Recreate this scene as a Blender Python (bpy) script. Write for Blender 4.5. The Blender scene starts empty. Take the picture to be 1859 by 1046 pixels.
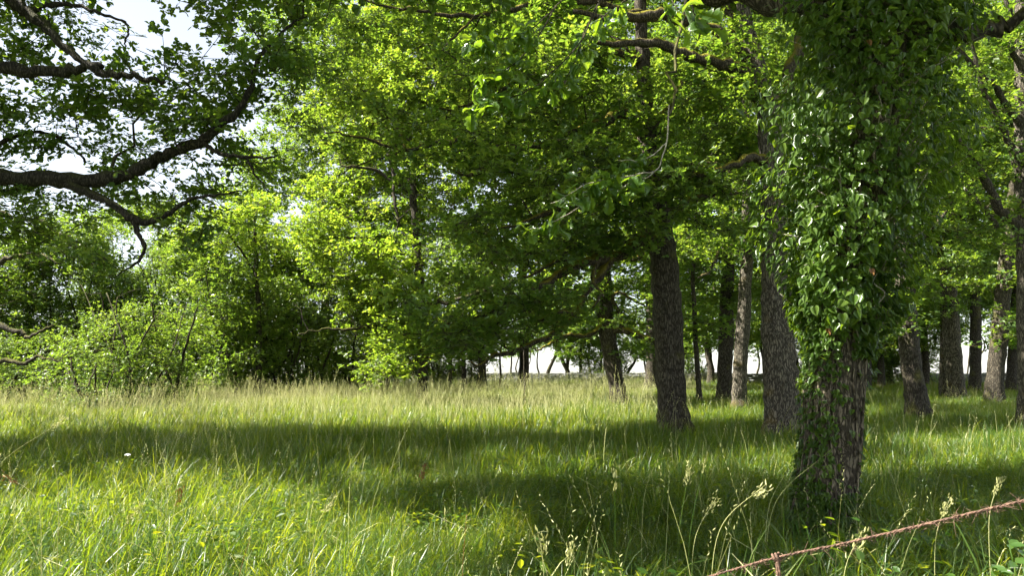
import bpy, math, random
import numpy as np
from mathutils import Vector, Matrix, noise

rng = np.random.default_rng(7)
random.seed(7)
scene = bpy.context.scene
COL = scene.collection

# ------------------------------------------------------------------ camera
F_PX, CX, CY, HORIZON = 1431.0, 929.5, 523.0, 686.0
TILT = math.atan((HORIZON - CY) / F_PX)
EYE = Vector((0.0, 0.0, 1.55))
cam = bpy.data.cameras.new('camera')
cam.sensor_width = 36.0
cam.lens = 36.0 * F_PX / 1859.0
cam.clip_start, cam.clip_end = 0.05, 2000.0
cam_obj = bpy.data.objects.new('camera', cam)
cam_obj.location = EYE
cam_obj.rotation_euler = (math.pi / 2 + TILT, 0, 0)
COL.objects.link(cam_obj)
scene.camera = cam_obj

# ------------------------------------------------------------------ sky, sun, exposure
SUN_AZ, SUN_EL = math.radians(-98), math.radians(47)      # azimuth from +Y, negative = left
world = bpy.data.worlds.new('World')
scene.world = world
world.use_nodes = True
wn = world.node_tree
bg = wn.nodes['Background']
sky = wn.nodes.new('ShaderNodeTexSky')
sky.sky_type = 'NISHITA'
sky.sun_disc = False
sky.sun_elevation = SUN_EL
sky.sun_rotation = SUN_AZ
sky.altitude = 100
sky.air_density = 1.0
sky.dust_density = 0.8
sky.ozone_density = 1.0
hsv = wn.nodes.new('ShaderNodeHueSaturation')          # thin high haze whitens the whole sky
hsv.inputs['Saturation'].default_value = 0.42
hsv.inputs['Value'].default_value = 1.27
wn.links.new(sky.outputs[0], hsv.inputs['Color'])
wn.links.new(hsv.outputs[0], bg.inputs[0])
bg.inputs[1].default_value = 0.05
sun = bpy.data.lights.new('sun', 'SUN')
sun.energy = 5.0
sun.angle = math.radians(0.53)
sun.color = (1.0, 0.95, 0.86)
sun_obj = bpy.data.objects.new('sun', sun)
to_sun = Vector((math.sin(SUN_AZ) * math.cos(SUN_EL), math.cos(SUN_AZ) * math.cos(SUN_EL), math.sin(SUN_EL)))
sun_obj.rotation_euler = (-to_sun).to_track_quat('-Z', 'Y').to_euler()
sun_obj.location = (-20, 5, 30)
COL.objects.link(sun_obj)
scene.view_settings.view_transform = 'Standard'
scene.view_settings.look = 'None'
scene.view_settings.exposure = 2.2
scene.view_settings.gamma = 1.0
scene.view_settings.use_curve_mapping = False
cy = scene.cycles
cy.use_denoising = True
cy.denoiser = 'OPENIMAGEDENOISE'
cy.denoising_input_passes = 'RGB_ALBEDO_NORMAL'
cy.max_bounces, cy.diffuse_bounces, cy.glossy_bounces, cy.transmission_bounces, cy.transparent_max_bounces = 4, 2, 2, 3, 4
cy.sample_clamp_indirect = 4.0
cy.use_adaptive_sampling = True
cy.adaptive_threshold = 0.04

# ------------------------------------------------------------------ helpers
def gz(x, y):
    """height of the ground: a gentle rise to the wall, then falling away"""
    x = np.asarray(x, float); y = np.asarray(y, float)
    yy = np.maximum(y, -30)
    z = 0.0126 * np.minimum(yy, 66.0)
    z = z - 0.10 * np.maximum(yy - 68.0, 0.0)
    z = z + 0.05 * np.sin(x * 0.45 + 1.3) * np.sin(y * 0.38 + 0.4) + 0.03 * np.sin(x * 1.1 + y * 0.7)
    return z

def P(px, py, d):
    """point in the place at distance d ahead that the lens maps to (px, py)"""
    u, v = (px - CX) / F_PX, -(py - CY) / F_PX
    c, s = math.cos(TILT), math.sin(TILT)
    fy, fz = c - v * s, s + v * c
    k = d / fy
    return np.array([u * k, d, EYE.z + fz * k])

def project(p):
    p = np.atleast_2d(p)
    c, s = math.cos(TILT), math.sin(TILT)
    y, z = p[:, 1], p[:, 2] - EYE.z
    dep = np.maximum(y * c + z * s, 0.05)
    return CX + F_PX * p[:, 0] / dep, CY - F_PX * (-y * s + z * c) / dep

def mk_mesh(name, verts, faces, mats=(), mat_idx=None, smooth=False):
    """faces: list of int arrays (n,k)"""
    me = bpy.data.meshes.new(name)
    verts = np.asarray(verts, np.float32)
    me.vertices.add(len(verts))
    me.vertices.foreach_set('co', verts.ravel())
    loops = [f.ravel() for f in faces if len(f)]
    if loops:
        sizes = np.concatenate([np.full(len(f), f.shape[1], np.int32) for f in faces if len(f)])
        lv = np.concatenate(loops).astype(np.int32)
        me.loops.add(len(lv))
        me.loops.foreach_set('vertex_index', lv)
        me.polygons.add(len(sizes))
        starts = np.concatenate([[0], np.cumsum(sizes)[:-1]]).astype(np.int32)
        me.polygons.foreach_set('loop_start', starts)
        if mat_idx is not None:
            me.polygons.foreach_set('material_index', np.concatenate([m for m, f in zip(mat_idx, faces) if len(f)]).astype(np.int32))
        me.polygons.foreach_set('use_smooth', np.full(len(sizes), smooth))
    for m in mats:
        me.materials.append(m)
    me.update(calc_edges=True)
    return me

class MB:
    """collects pieces of one mesh"""
    def __init__(self):
        self.v, self.f, self.m, self.n = [], [], [], 0
    def add(self, v, faces, m=0):
        v = np.asarray(v, float)
        for f in faces:
            f = np.asarray(f, int)
            if len(f):
                self.f.append(f + self.n); self.m.append(np.full(len(f), m))
        self.v.append(v); self.n += len(v)
    def tube(self, pts, rad, sides=6, m=0, cap=True):
        pts = np.asarray(pts, float); rad = np.asarray(rad, float); n = len(pts)
        if n < 2: return
        t = np.gradient(pts, axis=0)
        t /= np.linalg.norm(t, axis=1)[:, None] + 1e-9
        mean = np.abs(t.mean(0)); ref = np.eye(3)[np.argmin(mean)]
        a = ref - (t @ ref)[:, None] * t
        a /= np.linalg.norm(a, axis=1)[:, None] + 1e-9
        b = np.cross(t, a)
        ang = np.linspace(0, 2 * np.pi, sides, endpoint=False)
        v = pts[:, None, :] + rad[:, None, None] * (np.cos(ang)[None, :, None] * a[:, None, :] + np.sin(ang)[None, :, None] * b[:, None, :])
        i = np.arange(n - 1)[:, None] * sides; j = np.arange(sides)[None, :]; k = (j + 1) % sides
        q = np.stack([i + j, i + k, i + sides + k, i + sides + j], -1).reshape(-1, 4)
        fs = [q]
        if cap:
            fs.append(((n - 1) * sides + np.arange(sides))[None, :])
        self.add(v.reshape(-1, 3), fs, m)
    def build(self, name, mats, parent=None, base=None, smooth=True):
        v = np.concatenate(self.v) if self.v else np.zeros((0, 3))
        if base is not None: v = v - np.asarray(base)
        me = mk_mesh(name, v, self.f, mats, self.m, smooth)
        o = bpy.data.objects.new(name, me)
        COL.objects.link(o)
        if parent is not None: o.parent = parent
        return o

def spline(pts, n_per=6):
    """Catmull-Rom through rows of any width"""
    p = np.asarray(pts, float)
    if len(p) < 3:
        t = np.linspace(0, 1, n_per + 1)[:, None]
        return p[0] * (1 - t) + p[-1] * t
    q = np.vstack([2 * p[0] - p[1], p, 2 * p[-1] - p[-2]])
    out = []
    for i in range(1, len(q) - 2):
        t = np.linspace(0, 1, n_per, endpoint=False)[:, None]
        a, b, c, d = q[i - 1], q[i], q[i + 1], q[i + 2]
        out.append(0.5 * (2 * b + (c - a) * t + (2 * a - 5 * b + 4 * c - d) * t ** 2 + (3 * b - a - 3 * c + d) * t ** 3))
    out.append(p[-1:])
    return np.vstack(out)

def tag(o, label=None, cat=None, group=None, kind=None):
    if label: o['label'] = label
    if cat: o['category'] = cat
    if group: o['group'] = group
    if kind: o['kind'] = kind
    return o

def empty(name, loc, label, cat, group=None):
    o = bpy.data.objects.new(name, None)
    o.location = loc; o.empty_display_size = 0.3
    COL.objects.link(o)
    return tag(o, label, cat, group)

# ------------------------------------------------------------------ materials
def node_mat(name):
    m = bpy.data.materials.new(name); m.use_nodes = True
    nt = m.node_tree; nt.nodes.clear()
    out = nt.nodes.new('ShaderNodeOutputMaterial')
    return m, nt, out

def N(nt, t, **kw):
    n = nt.nodes.new(t)
    for k, v in kw.items(): setattr(n, k, v)
    return n

def ramp(nt, stops, src, interp='LINEAR'):
    r = N(nt, 'ShaderNodeValToRGB'); cr = r.color_ramp; cr.interpolation = interp
    while len(cr.elements) < len(stops): cr.elements.new(0.5)
    for e, (p, c) in zip(cr.elements, stops):
        e.position = p; e.color = (*c, 1) if len(c) == 3 else c
    nt.links.new(src, r.inputs[0]); return r

def leaf_mat(name, cols, trans, t_amt=0.5, rough=0.42, spec=0.5):
    m, nt, out = node_mat(name)
    geo = N(nt, 'ShaderNodeNewGeometry'); oi = N(nt, 'ShaderNodeObjectInfo')
    mix = N(nt, 'ShaderNodeMath', operation='MULTIPLY_ADD')
    nt.links.new(geo.outputs['Random Per Island'], mix.inputs[0]); mix.inputs[1].default_value = 0.6
    sc = N(nt, 'ShaderNodeMath', operation='MULTIPLY'); sc.inputs[1].default_value = 0.4
    nt.links.new(oi.outputs['Random'], sc.inputs[0]); nt.links.new(sc.outputs[0], mix.inputs[2])
    k = len(cols) - 1
    r1 = ramp(nt, [(i / k, c) for i, c in enumerate(cols)], mix.outputs[0])
    r2 = ramp(nt, [(i / k, c) for i, c in enumerate(trans)], mix.outputs[0])
    b = N(nt, 'ShaderNodeBsdfPrincipled'); nt.links.new(r1.outputs[0], b.inputs['Base Color'])
    b.inputs['Roughness'].default_value = rough; b.inputs['Specular IOR Level'].default_value = spec
    t = N(nt, 'ShaderNodeBsdfTranslucent'); nt.links.new(r2.outputs[0], t.inputs['Color'])
    ms = N(nt, 'ShaderNodeMixShader'); ms.inputs[0].default_value = t_amt
    nt.links.new(b.outputs[0], ms.inputs[1]); nt.links.new(t.outputs[0], ms.inputs[2])
    nt.links.new(ms.outputs[0], out.inputs[0])
    return m

M = {}
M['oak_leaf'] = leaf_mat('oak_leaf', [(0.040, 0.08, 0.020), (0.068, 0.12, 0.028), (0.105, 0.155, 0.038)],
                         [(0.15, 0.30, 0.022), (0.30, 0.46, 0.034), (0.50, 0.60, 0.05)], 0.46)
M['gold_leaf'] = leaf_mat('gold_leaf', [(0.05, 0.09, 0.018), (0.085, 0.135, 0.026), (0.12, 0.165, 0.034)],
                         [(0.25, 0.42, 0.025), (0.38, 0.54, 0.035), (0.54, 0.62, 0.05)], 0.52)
M['hedge_leaf'] = leaf_mat('hedge_leaf', [(0.06, 0.105, 0.028), (0.10, 0.155, 0.04), (0.16, 0.22, 0.06)],
                         [(0.18, 0.33, 0.025), (0.32, 0.48, 0.035), (0.48, 0.60, 0.05)], 0.46, 0.38, 0.6)
M['near_leaf'] = leaf_mat('near_leaf', [(0.03, 0.07, 0.02), (0.05, 0.10, 0.025), (0.08, 0.13, 0.03)],
                         [(0.14, 0.30, 0.012), (0.28, 0.46, 0.018), (0.42, 0.56, 0.02)], 0.42, 0.33, 0.7)
M['ivy_leaf'] = leaf_mat('ivy_leaf', [(0.04, 0.08, 0.016), (0.07, 0.125, 0.022), (0.13, 0.19, 0.032)],
                         [(0.12, 0.24, 0.012), (0.26, 0.40, 0.016), (0.46, 0.58, 0.022)], 0.42, 0.30, 0.55)
M['dead_leaf'] = leaf_mat('dead_leaf', [(0.16, 0.075, 0.02), (0.26, 0.12, 0.03)], [(0.24, 0.11, 0.02), (0.34, 0.16, 0.02)], 0.3)
M['grass'] = leaf_mat('grass', [(0.017, 0.053, 0.009), (0.036, 0.085, 0.012), (0.085, 0.13, 0.022)],
                      [(0.12, 0.26, 0.010), (0.31, 0.41, 0.013), (0.58, 0.57, 0.022)], 0.45, 0.4, 0.5)
M['dry_grass'] = leaf_mat('dry_grass', [(0.30, 0.31, 0.11), (0.45, 0.45, 0.19), (0.62, 0.60, 0.32)],
                      [(0.36, 0.36, 0.11), (0.48, 0.46, 0.17), (0.58, 0.55, 0.25)], 0.35, 0.5, 0.3)
M['petal'] = leaf_mat('petal', [(0.75, 0.72, 0.7), (0.8, 0.78, 0.76)], [(0.7, 0.65, 0.6), (0.75, 0.7, 0.66)], 0.3)

def bark_mat(name, dark, light, moss=0.5, moss_col=(0.10, 0.10, 0.014), scale=1.0, lichen=0.4, bump=0.6):
    m, nt, out = node_mat(name)
    geo = N(nt, 'ShaderNodeNewGeometry')
    wn_ = N(nt, 'ShaderNodeTexNoise'); wn_.inputs['Scale'].default_value = 7.0; wn_.inputs['Detail'].default_value = 4
    nt.links.new(geo.outputs['Position'], wn_.inputs['Vector'])
    wsc = N(nt, 'ShaderNodeVectorMath', operation='SCALE'); wsc.inputs['Scale'].default_value = 0.10
    nt.links.new(wn_.outputs['Color'], wsc.inputs[0])
    wad = N(nt, 'ShaderNodeVectorMath', operation='ADD'); nt.links.new(geo.outputs['Position'], wad.inputs[0]); nt.links.new(wsc.outputs[0], wad.inputs[1])
    mp = N(nt, 'ShaderNodeMapping'); mp.inputs['Scale'].default_value = (26 * scale, 26 * scale, 4.0 * scale)
    nt.links.new(wad.outputs[0], mp.inputs[0])
    n1 = N(nt, 'ShaderNodeTexNoise'); n1.inputs['Scale'].default_value = 1.0; n1.inputs['Detail'].default_value = 8
    n1.inputs['Roughness'].default_value = 0.7; n1.inputs['Distortion'].default_value = 0.4
    nt.links.new(mp.outputs[0], n1.inputs['Vector'])
    vo = N(nt, 'ShaderNodeTexVoronoi', feature='DISTANCE_TO_EDGE'); vo.inputs['Scale'].default_value = 1.0
    nt.links.new(mp.outputs[0], vo.inputs['Vector'])
    vr = ramp(nt, [(0.0, (.35, .35, .35)), (0.28, (1, 1, 1))], vo.outputs['Distance'])
    hm = N(nt, 'ShaderNodeMath', operation='MULTIPLY'); nt.links.new(n1.outputs[0], hm.inputs[0]); nt.links.new(vr.outputs[0], hm.inputs[1])
    cr = ramp(nt, [(0.26, dark), (0.46, light), (0.66, tuple(min(1, c * 1.5) for c in light))], hm.outputs[0])
    # pale lichen patches
    n2 = N(nt, 'ShaderNodeTexNoise'); n2.inputs['Scale'].default_value = 13; n2.inputs['Detail'].default_value = 7; n2.inputs['Roughness'].default_value = .7
    nt.links.new(geo.outputs['Position'], n2.inputs['Vector'])
    lr = ramp(nt, [(0.54, (0, 0, 0)), (0.72, (lichen * .8,) * 3)], n2.outputs[0])
    mx = N(nt, 'ShaderNodeMix', data_type='RGBA'); nt.links.new(lr.outputs[0], mx.inputs[0])
    nt.links.new(cr.outputs[0], mx.inputs[6]); mx.inputs[7].default_value = (0.20, 0.20, 0.155, 1)
    # moss grows on upper sides
    sx = N(nt, 'ShaderNodeSeparateXYZ'); nt.links.new(geo.outputs['Normal'], sx.inputs[0])
    n3 = N(nt, 'ShaderNodeTexNoise'); n3.inputs['Scale'].default_value = 2.2; n3.inputs['Detail'].default_value = 6
    nt.links.new(geo.outputs['Position'], n3.inputs['Vector'])
    ad = N(nt, 'ShaderNodeMath', operation='MULTIPLY_ADD'); ad.inputs[1].default_value = 0.45
    nt.links.new(sx.outputs['Z'], ad.inputs[0]); nt.links.new(n3.outputs[0], ad.inputs[2])
    mr = ramp(nt, [(0.60, (0, 0, 0)), (0.80, (moss,) * 3)], ad.outputs[0])
    mx2 = N(nt, 'ShaderNodeMix', data_type='RGBA'); nt.links.new(mr.outputs[0], mx2.inputs[0])
    nt.links.new(mx.outputs[2], mx2.inputs[6]); mx2.inputs[7].default_value = (*moss_col, 1)
    b = N(nt, 'ShaderNodeBsdfPrincipled'); nt.links.new(mx2.outputs[2], b.inputs['Base Color'])
    b.inputs['Roughness'].default_value = 0.9; b.inputs['Specular IOR Level'].default_value = 0.2
    bp = N(nt, 'ShaderNodeBump'); bp.inputs['Strength'].default_value = bump; bp.inputs['Distance'].default_value = 0.05
    nt.links.new(hm.outputs[0], bp.inputs['Height']); nt.links.new(bp.outputs[0], b.inputs['Normal'])
    nt.links.new(b.outputs[0], out.inputs[0])
    return m

M['bark'] = bark_mat('oak_bark', (0.024, 0.02, 0.014), (0.085, 0.072, 0.052), 0.6)
M['bark_dark'] = bark_mat('dark_oak_bark', (0.012, 0.010, 0.008), (0.05, 0.042, 0.034), 0.35, (0.06, 0.065, 0.012), 1.0, 0.12)  # oak bark darkened: the backlit look of the limbs is put into its colour
M['bark_pale'] = bark_mat('pale_oak_bark', (0.035, 0.03, 0.022), (0.15, 0.13, 0.098), 0.45, (0.14, 0.10, 0.012), 1.0, 0.6)
M['bark_moss'] = bark_mat('mossy_bark', (0.028, 0.022, 0.015), (0.10, 0.082, 0.055), 0.95, (0.17, 0.15, 0.012), 1.0, 0.25)
M['bark_near'] = bark_mat('furrowed_bark', (0.045, 0.036, 0.025), (0.20, 0.165, 0.118), 0.25, (0.08, 0.08, 0.02), 1.3, 0.35, 0.8)
M['twig'] = bark_mat('twig_bark', (0.02, 0.016, 0.012), (0.07, 0.055, 0.04), 0.3)
M['pale_twig'] = bark_mat('bare_pale_twig', (0.22, 0.19, 0.15), (0.42, 0.38, 0.31), 0.0)

def ground_mat():
    m, nt, out = node_mat('meadow_soil')
    geo = N(nt, 'ShaderNodeNewGeometry')
    n1 = N(nt, 'ShaderNodeTexNoise'); n1.inputs['Scale'].default_value = 3.0; n1.inputs['Detail'].default_value = 8
    nt.links.new(geo.outputs['Position'], n1.inputs['Vector'])
    n2 = N(nt, 'ShaderNodeTexNoise'); n2.inputs['Scale'].default_value = 40.0; n2.inputs['Detail'].default_value = 6
    nt.links.new(geo.outputs['Position'], n2.inputs['Vector'])
    mm = N(nt, 'ShaderNodeMath', operation='MULTIPLY_ADD'); mm.inputs[1].default_value = 0.5
    nt.links.new(n2.outputs[0], mm.inputs[0]); 
    hh = N(nt, 'ShaderNodeMath', operation='MULTIPLY'); hh.inputs[1].default_value = 0.5
    nt.links.new(n1.outputs[0], hh.inputs[0]); nt.links.new(hh.outputs[0], mm.inputs[2])
    cr = ramp(nt, [(0.3, (0.03, 0.045, 0.012)), (0.5, (0.06, 0.09, 0.02)), (0.7, (0.11, 0.12, 0.04))], mm.outputs[0])
    b = N(nt, 'ShaderNodeBsdfPrincipled'); nt.links.new(cr.outputs[0], b.inputs['Base Color']); b.inputs['Roughness'].default_value = 0.95
    bp = N(nt, 'ShaderNodeBump'); bp.inputs['Strength'].default_value = 0.8; bp.inputs['Distance'].default_value = 0.05
    nt.links.new(mm.outputs[0], bp.inputs['Height']); nt.links.new(bp.outputs[0], b.inputs['Normal'])
    nt.links.new(b.outputs[0], out.inputs[0]); return m
M['ground'] = ground_mat()

def simple_noise_mat(name, c1, c2, scale, rough=0.85):
    m, nt, out = node_mat(name)
    geo = N(nt, 'ShaderNodeNewGeometry')
    n1 = N(nt, 'ShaderNodeTexNoise'); n1.inputs['Scale'].default_value = scale; n1.inputs['Detail'].default_value = 6
    nt.links.new(geo.outputs['Position'], n1.inputs['Vector'])
    cr = ramp(nt, [(0.3, c1), (0.7, c2)], n1.outputs[0])
    b = N(nt, 'ShaderNodeBsdfPrincipled'); nt.links.new(cr.outputs[0], b.inputs['Base Color']); b.inputs['Roughness'].default_value = rough
    bp = N(nt, 'ShaderNodeBump'); bp.inputs['Strength'].default_value = 0.5; bp.inputs['Distance'].default_value = 0.02
    nt.links.new(n1.outputs[0], bp.inputs['Height']); nt.links.new(bp.outputs[0], b.inputs['Normal'])
    nt.links.new(b.outputs[0], out.inputs[0]); return m
M['stone'] = simple_noise_mat('weathered_stone', (0.10, 0.10, 0.085), (0.26, 0.25, 0.21), 6)
M['rope'] = simple_noise_mat('rope_fibre', (0.06, 0.034, 0.022), (0.20, 0.112, 0.072), 60)

# ------------------------------------------------------------------ leaf shapes
def rot_frames(direction, normal):
    d = direction / (np.linalg.norm(direction, axis=1)[:, None] + 1e-9)
    n = normal - (normal * d).sum(1)[:, None] * d
    n /= np.linalg.norm(n, axis=1)[:, None] + 1e-9
    s = np.cross(n, d)
    return d, s, n

def leaves_geo(pos, direction, normal, length, prof):
    """prof: rows (along, side, up) of one leaf + list of faces; returns verts, faces for all"""
    tmpl, faces = prof
    d, s, n = rot_frames(direction, normal)
    L = np.asarray(length)[:, None, None]
    v = pos[:, None, :] + L * (tmpl[None, :, 0:1] * d[:, None, :] + tmpl[None, :, 1:2] * s[:, None, :] + tmpl[None, :, 2:3] * n[:, None, :])
    k = len(tmpl); off = (np.arange(len(pos)) * k)[:, None, None]
    return v.reshape(-1, 3), [(np.asarray(f)[None] + off).reshape(-1, np.asarray(f).shape[1]) for f in faces]

SMALL_LEAF = (np.array([(0, 0, 0), (.35, .20, .05), (.75, .30, .07), (1, 0, -.04), (.75, -.30, .07), (.35, -.20, .05)], float),
              [np.array([(0, 3, 2, 1), (0, 5, 4, 3)])])
SPIKELET = (np.array([(0, 0, 0), (.3, .11, .05), (.65, .10, .05), (1, 0, -.03), (.65, -.10, .05), (.3, -.11, .05)], float), [np.array([(0, 3, 2, 1), (0, 5, 4, 3)])])
OVAL_LEAF = (np.array([(0, 0, 0), (.3, .24, .06), (.65, .24, .05), (1, 0, -.05), (.65, -.24, .05), (.3, -.24, .06)], float),
             [np.array([(0, 3, 2, 1), (0, 5, 4, 3)])])

def oak_profile():
    mid = [(0, 0), (.16, .0), (.34, .0), (.52, 0), (.72, 0), (.9, 0), (1, 0)]
    edge = [(.08, .03), (.16, .10), (.24, .17), (.30, .11), (.40, .24), (.47, .30), (.53, .19), (.62, .30), (.72, .33), (.77, .21), (.86, .24), (.93, .17), (.99, .06)]
    v = [(0, 0, 0)]
    for a, w in edge: v.append((a, w, .10 * w + .03 * math.sin(a * 9)))
    for a, w in edge: v.append((a, -w, .10 * w + .03 * math.sin(a * 8 + 1)))
    for a, w in mid[1:]: v.append((a, 0, -.02 - .10 * a * a))
    n = len(edge); m0 = 1 + 2 * n
    v = np.array(v, float)
    f = []
    mids = [0] + [m0 + i for i in range(len(mid) - 1)]
    for side in (0, 1):
        es = [1 + side * n + i for i in range(n)]
        mi = 0
        for i in range(n - 1):
            while mi < len(mids) - 1 and v[mids[mi + 1], 0] <= v[es[i], 0] + .06:
                f.append((mids[mi], mids[mi + 1], es[i])); mi += 1
            f.append((mids[mi], es[i + 1], es[i]))
        while mi < len(mids) - 1:
            f.append((mids[mi], mids[mi + 1], es[-1])); mi += 1
    return v, [np.array(f)]
OAK_LEAF = oak_profile()

def ivy_profile(heart):
    if heart:
        e = [(0, .0), (-.08, .20), (.02, .38), (.25, .44), (.52, .34), (.78, .16), (1, 0)]
    else:
        e = [(0, .0), (-.12, .16), (-.05, .36), (.18, .56), (.34, .34), (.62, .24), (1, 0)]
    n = len(e)
    v = [(0, 0, 0), (.35, 0, -.06), (.68, 0, -.05)] + [(a, w, .05 * w - .08 * a * a) for a, w in e[1:]] + [(a, -w, .05 * w - .08 * a * a) for a, w in e[1:-1]]
    L = [3 + i for i in range(n - 1)]; tip = L[-1]; R = [3 + n - 1 + i for i in range(n - 2)]
    f = []
    for S in (L[:-1], R):
        f += [(0, S[0], S[1]), (0, S[1], S[2]), (0, S[2], 1), (1, S[2], S[3]), (1, S[3], 2), (2, S[3], S[4]), (2, S[4], tip)]
    return np.array(v, float), [np.array(f)]
IVY_HEART, IVY_LOBED = ivy_profile(True), ivy_profile(False)

def clump_mesh(name, mat, rs, n_twig=4, n_leaf=7, size=0.10, spread=0.26, prof=SMALL_LEAF, flat=0.42, sub=4, sub_r=0.27):
    mb = MB(); P_, D_, N_, L_ = [], [], [], []
    for t in range(n_twig * sub):
        if t % n_twig == 0:
            org = np.array([rs.normal(0, sub_r), rs.normal(0, sub_r), rs.normal(0, sub_r * .4)])
            mb.tube([np.zeros(3), org * .5 + rs.normal(0, .03, 3), org], [.007, .006, .004], 3, 1, False)
        az = rs.uniform(0, 2 * np.pi); el = rs.normal(0.25, flat)
        d = np.array([math.cos(az) * math.cos(el), math.sin(az) * math.cos(el), math.sin(el)])
        ln = spread * rs.uniform(0.6, 1.2)
        tip = d * ln + np.array([0, 0, rs.normal(0, .03)])
        midp = tip * .5 + rs.normal(0, .02, 3)
        mb.tube([org, org + midp, org + tip], [.0045, .0032, .0018], 3, 1, False)
        for k in range(n_leaf):
            f = rs.uniform(.35, 1.0) if k > 2 else 1.0
            p = org + tip * f + rs.normal(0, .006, 3)
            a2 = rs.uniform(0, 2 * np.pi)
            out = d * rs.uniform(.2, .9) + np.array([math.cos(a2), math.sin(a2), rs.normal(0, .35)])
            P_.append(p); D_.append(out)
            N_.append(np.array([rs.normal(0, .38), rs.normal(0, .38), 1.0])); L_.append(size * rs.uniform(.7, 1.25))
    v, f = leaves_geo(np.array(P_), np.array(D_), np.array(N_), np.array(L_), prof)
    mb.add(v, f, 0)
    me = mk_mesh(name, np.concatenate(mb.v), mb.f, [mat, M['twig']], mb.m, False)
    return bpy.data.objects.new(name, me)       # source shape, not linked to the scene

def clump_set(key, mat, n=5, **kw):
    rs = np.random.default_rng(abs(hash(key)) % 1000 if False else sum(map(ord, key)))
    return [clump_mesh(f'{key}_spray_{i}', mat, rs, **kw) for i in range(n)]

CL = {
    'oak': clump_set('oak', M['oak_leaf'], size=.105, n_twig=4, n_leaf=7),
    'gold': clump_set('gold', M['gold_leaf'], size=.105, n_twig=4, n_leaf=7),
    'hedge': clump_set('hedge', M['hedge_leaf'], size=.075, n_twig=5, n_leaf=8, prof=OVAL_LEAF, flat=.7),
    'far': clump_set('far', M['oak_leaf'], size=.15, n_twig=4, n_leaf=6, spread=.36, sub_r=.4),
    'farhedge': clump_set('farhedge', M['hedge_leaf'], size=.12, n_twig=5, n_leaf=6, spread=.34, prof=OVAL_LEAF, flat=.7, sub_r=.36),
}

_groups = {}
def instancer_group(key, sources):
    """geometry nodes: scatter one of the sources on every point, turned and scaled by attributes"""
    if key in _groups: return _groups[key]
    g = bpy.data.node_groups.new(key, 'GeometryNodeTree')
    g.interface.new_socket('Geometry', in_out='INPUT', socket_type='NodeSocketGeometry')
    g.interface.new_socket('Geometry', in_out='OUTPUT', socket_type='NodeSocketGeometry')
    gi, go = g.nodes.new('NodeGroupInput'), g.nodes.new('NodeGroupOutput')
    toi = g.nodes.new('GeometryNodeGeometryToInstance')
    for s in reversed(sources):
        oi = g.nodes.new('GeometryNodeObjectInfo'); oi.inputs['Object'].default_value = s
        oi.inputs['As Instance'].default_value = False
        g.links.new(oi.outputs['Geometry'], toi.inputs[0])
    iop = g.nodes.new('GeometryNodeInstanceOnPoints')
    iop.inputs['Pick Instance'].default_value = True
    def attr(nm, dt):
        a = g.nodes.new('GeometryNodeInputNamedAttribute'); a.data_type = dt
        a.inputs['Name'].default_value = nm
        return a.outputs['Attribute']
    e2r = g.nodes.new('FunctionNodeEulerToRotation')
    g.links.new(attr('turn', 'FLOAT_VECTOR'), e2r.inputs[0])
    g.links.new(e2r.outputs[0], iop.inputs['Rotation'])
    g.links.new(attr('size', 'FLOAT'), iop.inputs['Scale'])
    g.links.new(attr('pick', 'INT'), iop.inputs['Instance Index'])
    g.links.new(gi.outputs[0], iop.inputs['Points'])
    g.links.new(toi.outputs[0], iop.inputs['Instance'])
    g.links.new(iop.outputs[0], go.inputs[0])
    _groups[key] = g
    return g

def scatter(name, key, sources, pts, turn, size, pick, parent=None, base=None):
    pts = np.asarray(pts, float)
    if base is not None: pts = pts - np.asarray(base)
    me = mk_mesh(name, pts, [])
    for nm, dt, val in (('turn', 'FLOAT_VECTOR', turn), ('size', 'FLOAT', size), ('pick', 'INT', pick)):
        a = me.attributes.new(nm, dt, 'POINT')
        a.data.foreach_set('vector' if dt == 'FLOAT_VECTOR' else 'value', np.ascontiguousarray(val, np.int32 if dt == 'INT' else np.float32).ravel())
    o = bpy.data.objects.new(name, me); COL.objects.link(o)
    if parent is not None: o.parent = parent
    mod = o.modifiers.new('scatter', 'NODES'); mod.node_group = instancer_group(key, sources)
    return o

# ------------------------------------------------------------------ trees
# openings in the leaf roof where the sky shows: (px, py, half width, half height)
GAPS = [(300, 55, 85, 45), (215, 35, 60, 40), (215, 95, 25, 25), (240, 455, 38, 42), (345, 310, 32, 22), (95, 190, 30, 14),
        (545, 372, 22, 18), (520, 395, 16, 16), (290, 225, 26, 14), (420, 330, 20, 16), (600, 300, 12, 10), (25, 178, 22, 12),
        (930, 668, 45, 22), (1000, 655, 25, 26), (1165, 668, 30, 18), (1300, 660, 40, 14), (1375, 665, 14, 25),
        (1760, 640, 26, 36), (1780, 590, 18, 26), (1720, 660, 12, 20), (750, 105, 14, 10), (670, 130, 12, 9), (895, 345, 12, 16), (1000, 395, 12, 8),
        (860, 75, 10, 10), (1780, 290, 8, 14), (500, 320, 18, 10)]
def in_gap(p, grow=0.0):
    x, y = project(p); r = np.zeros(len(x), bool)
    for gx, gy, a, b in GAPS:
        r |= ((x - gx) / (a + grow)) ** 2 + ((y - gy) / (b + grow)) ** 2 < 1
    return r

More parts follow.
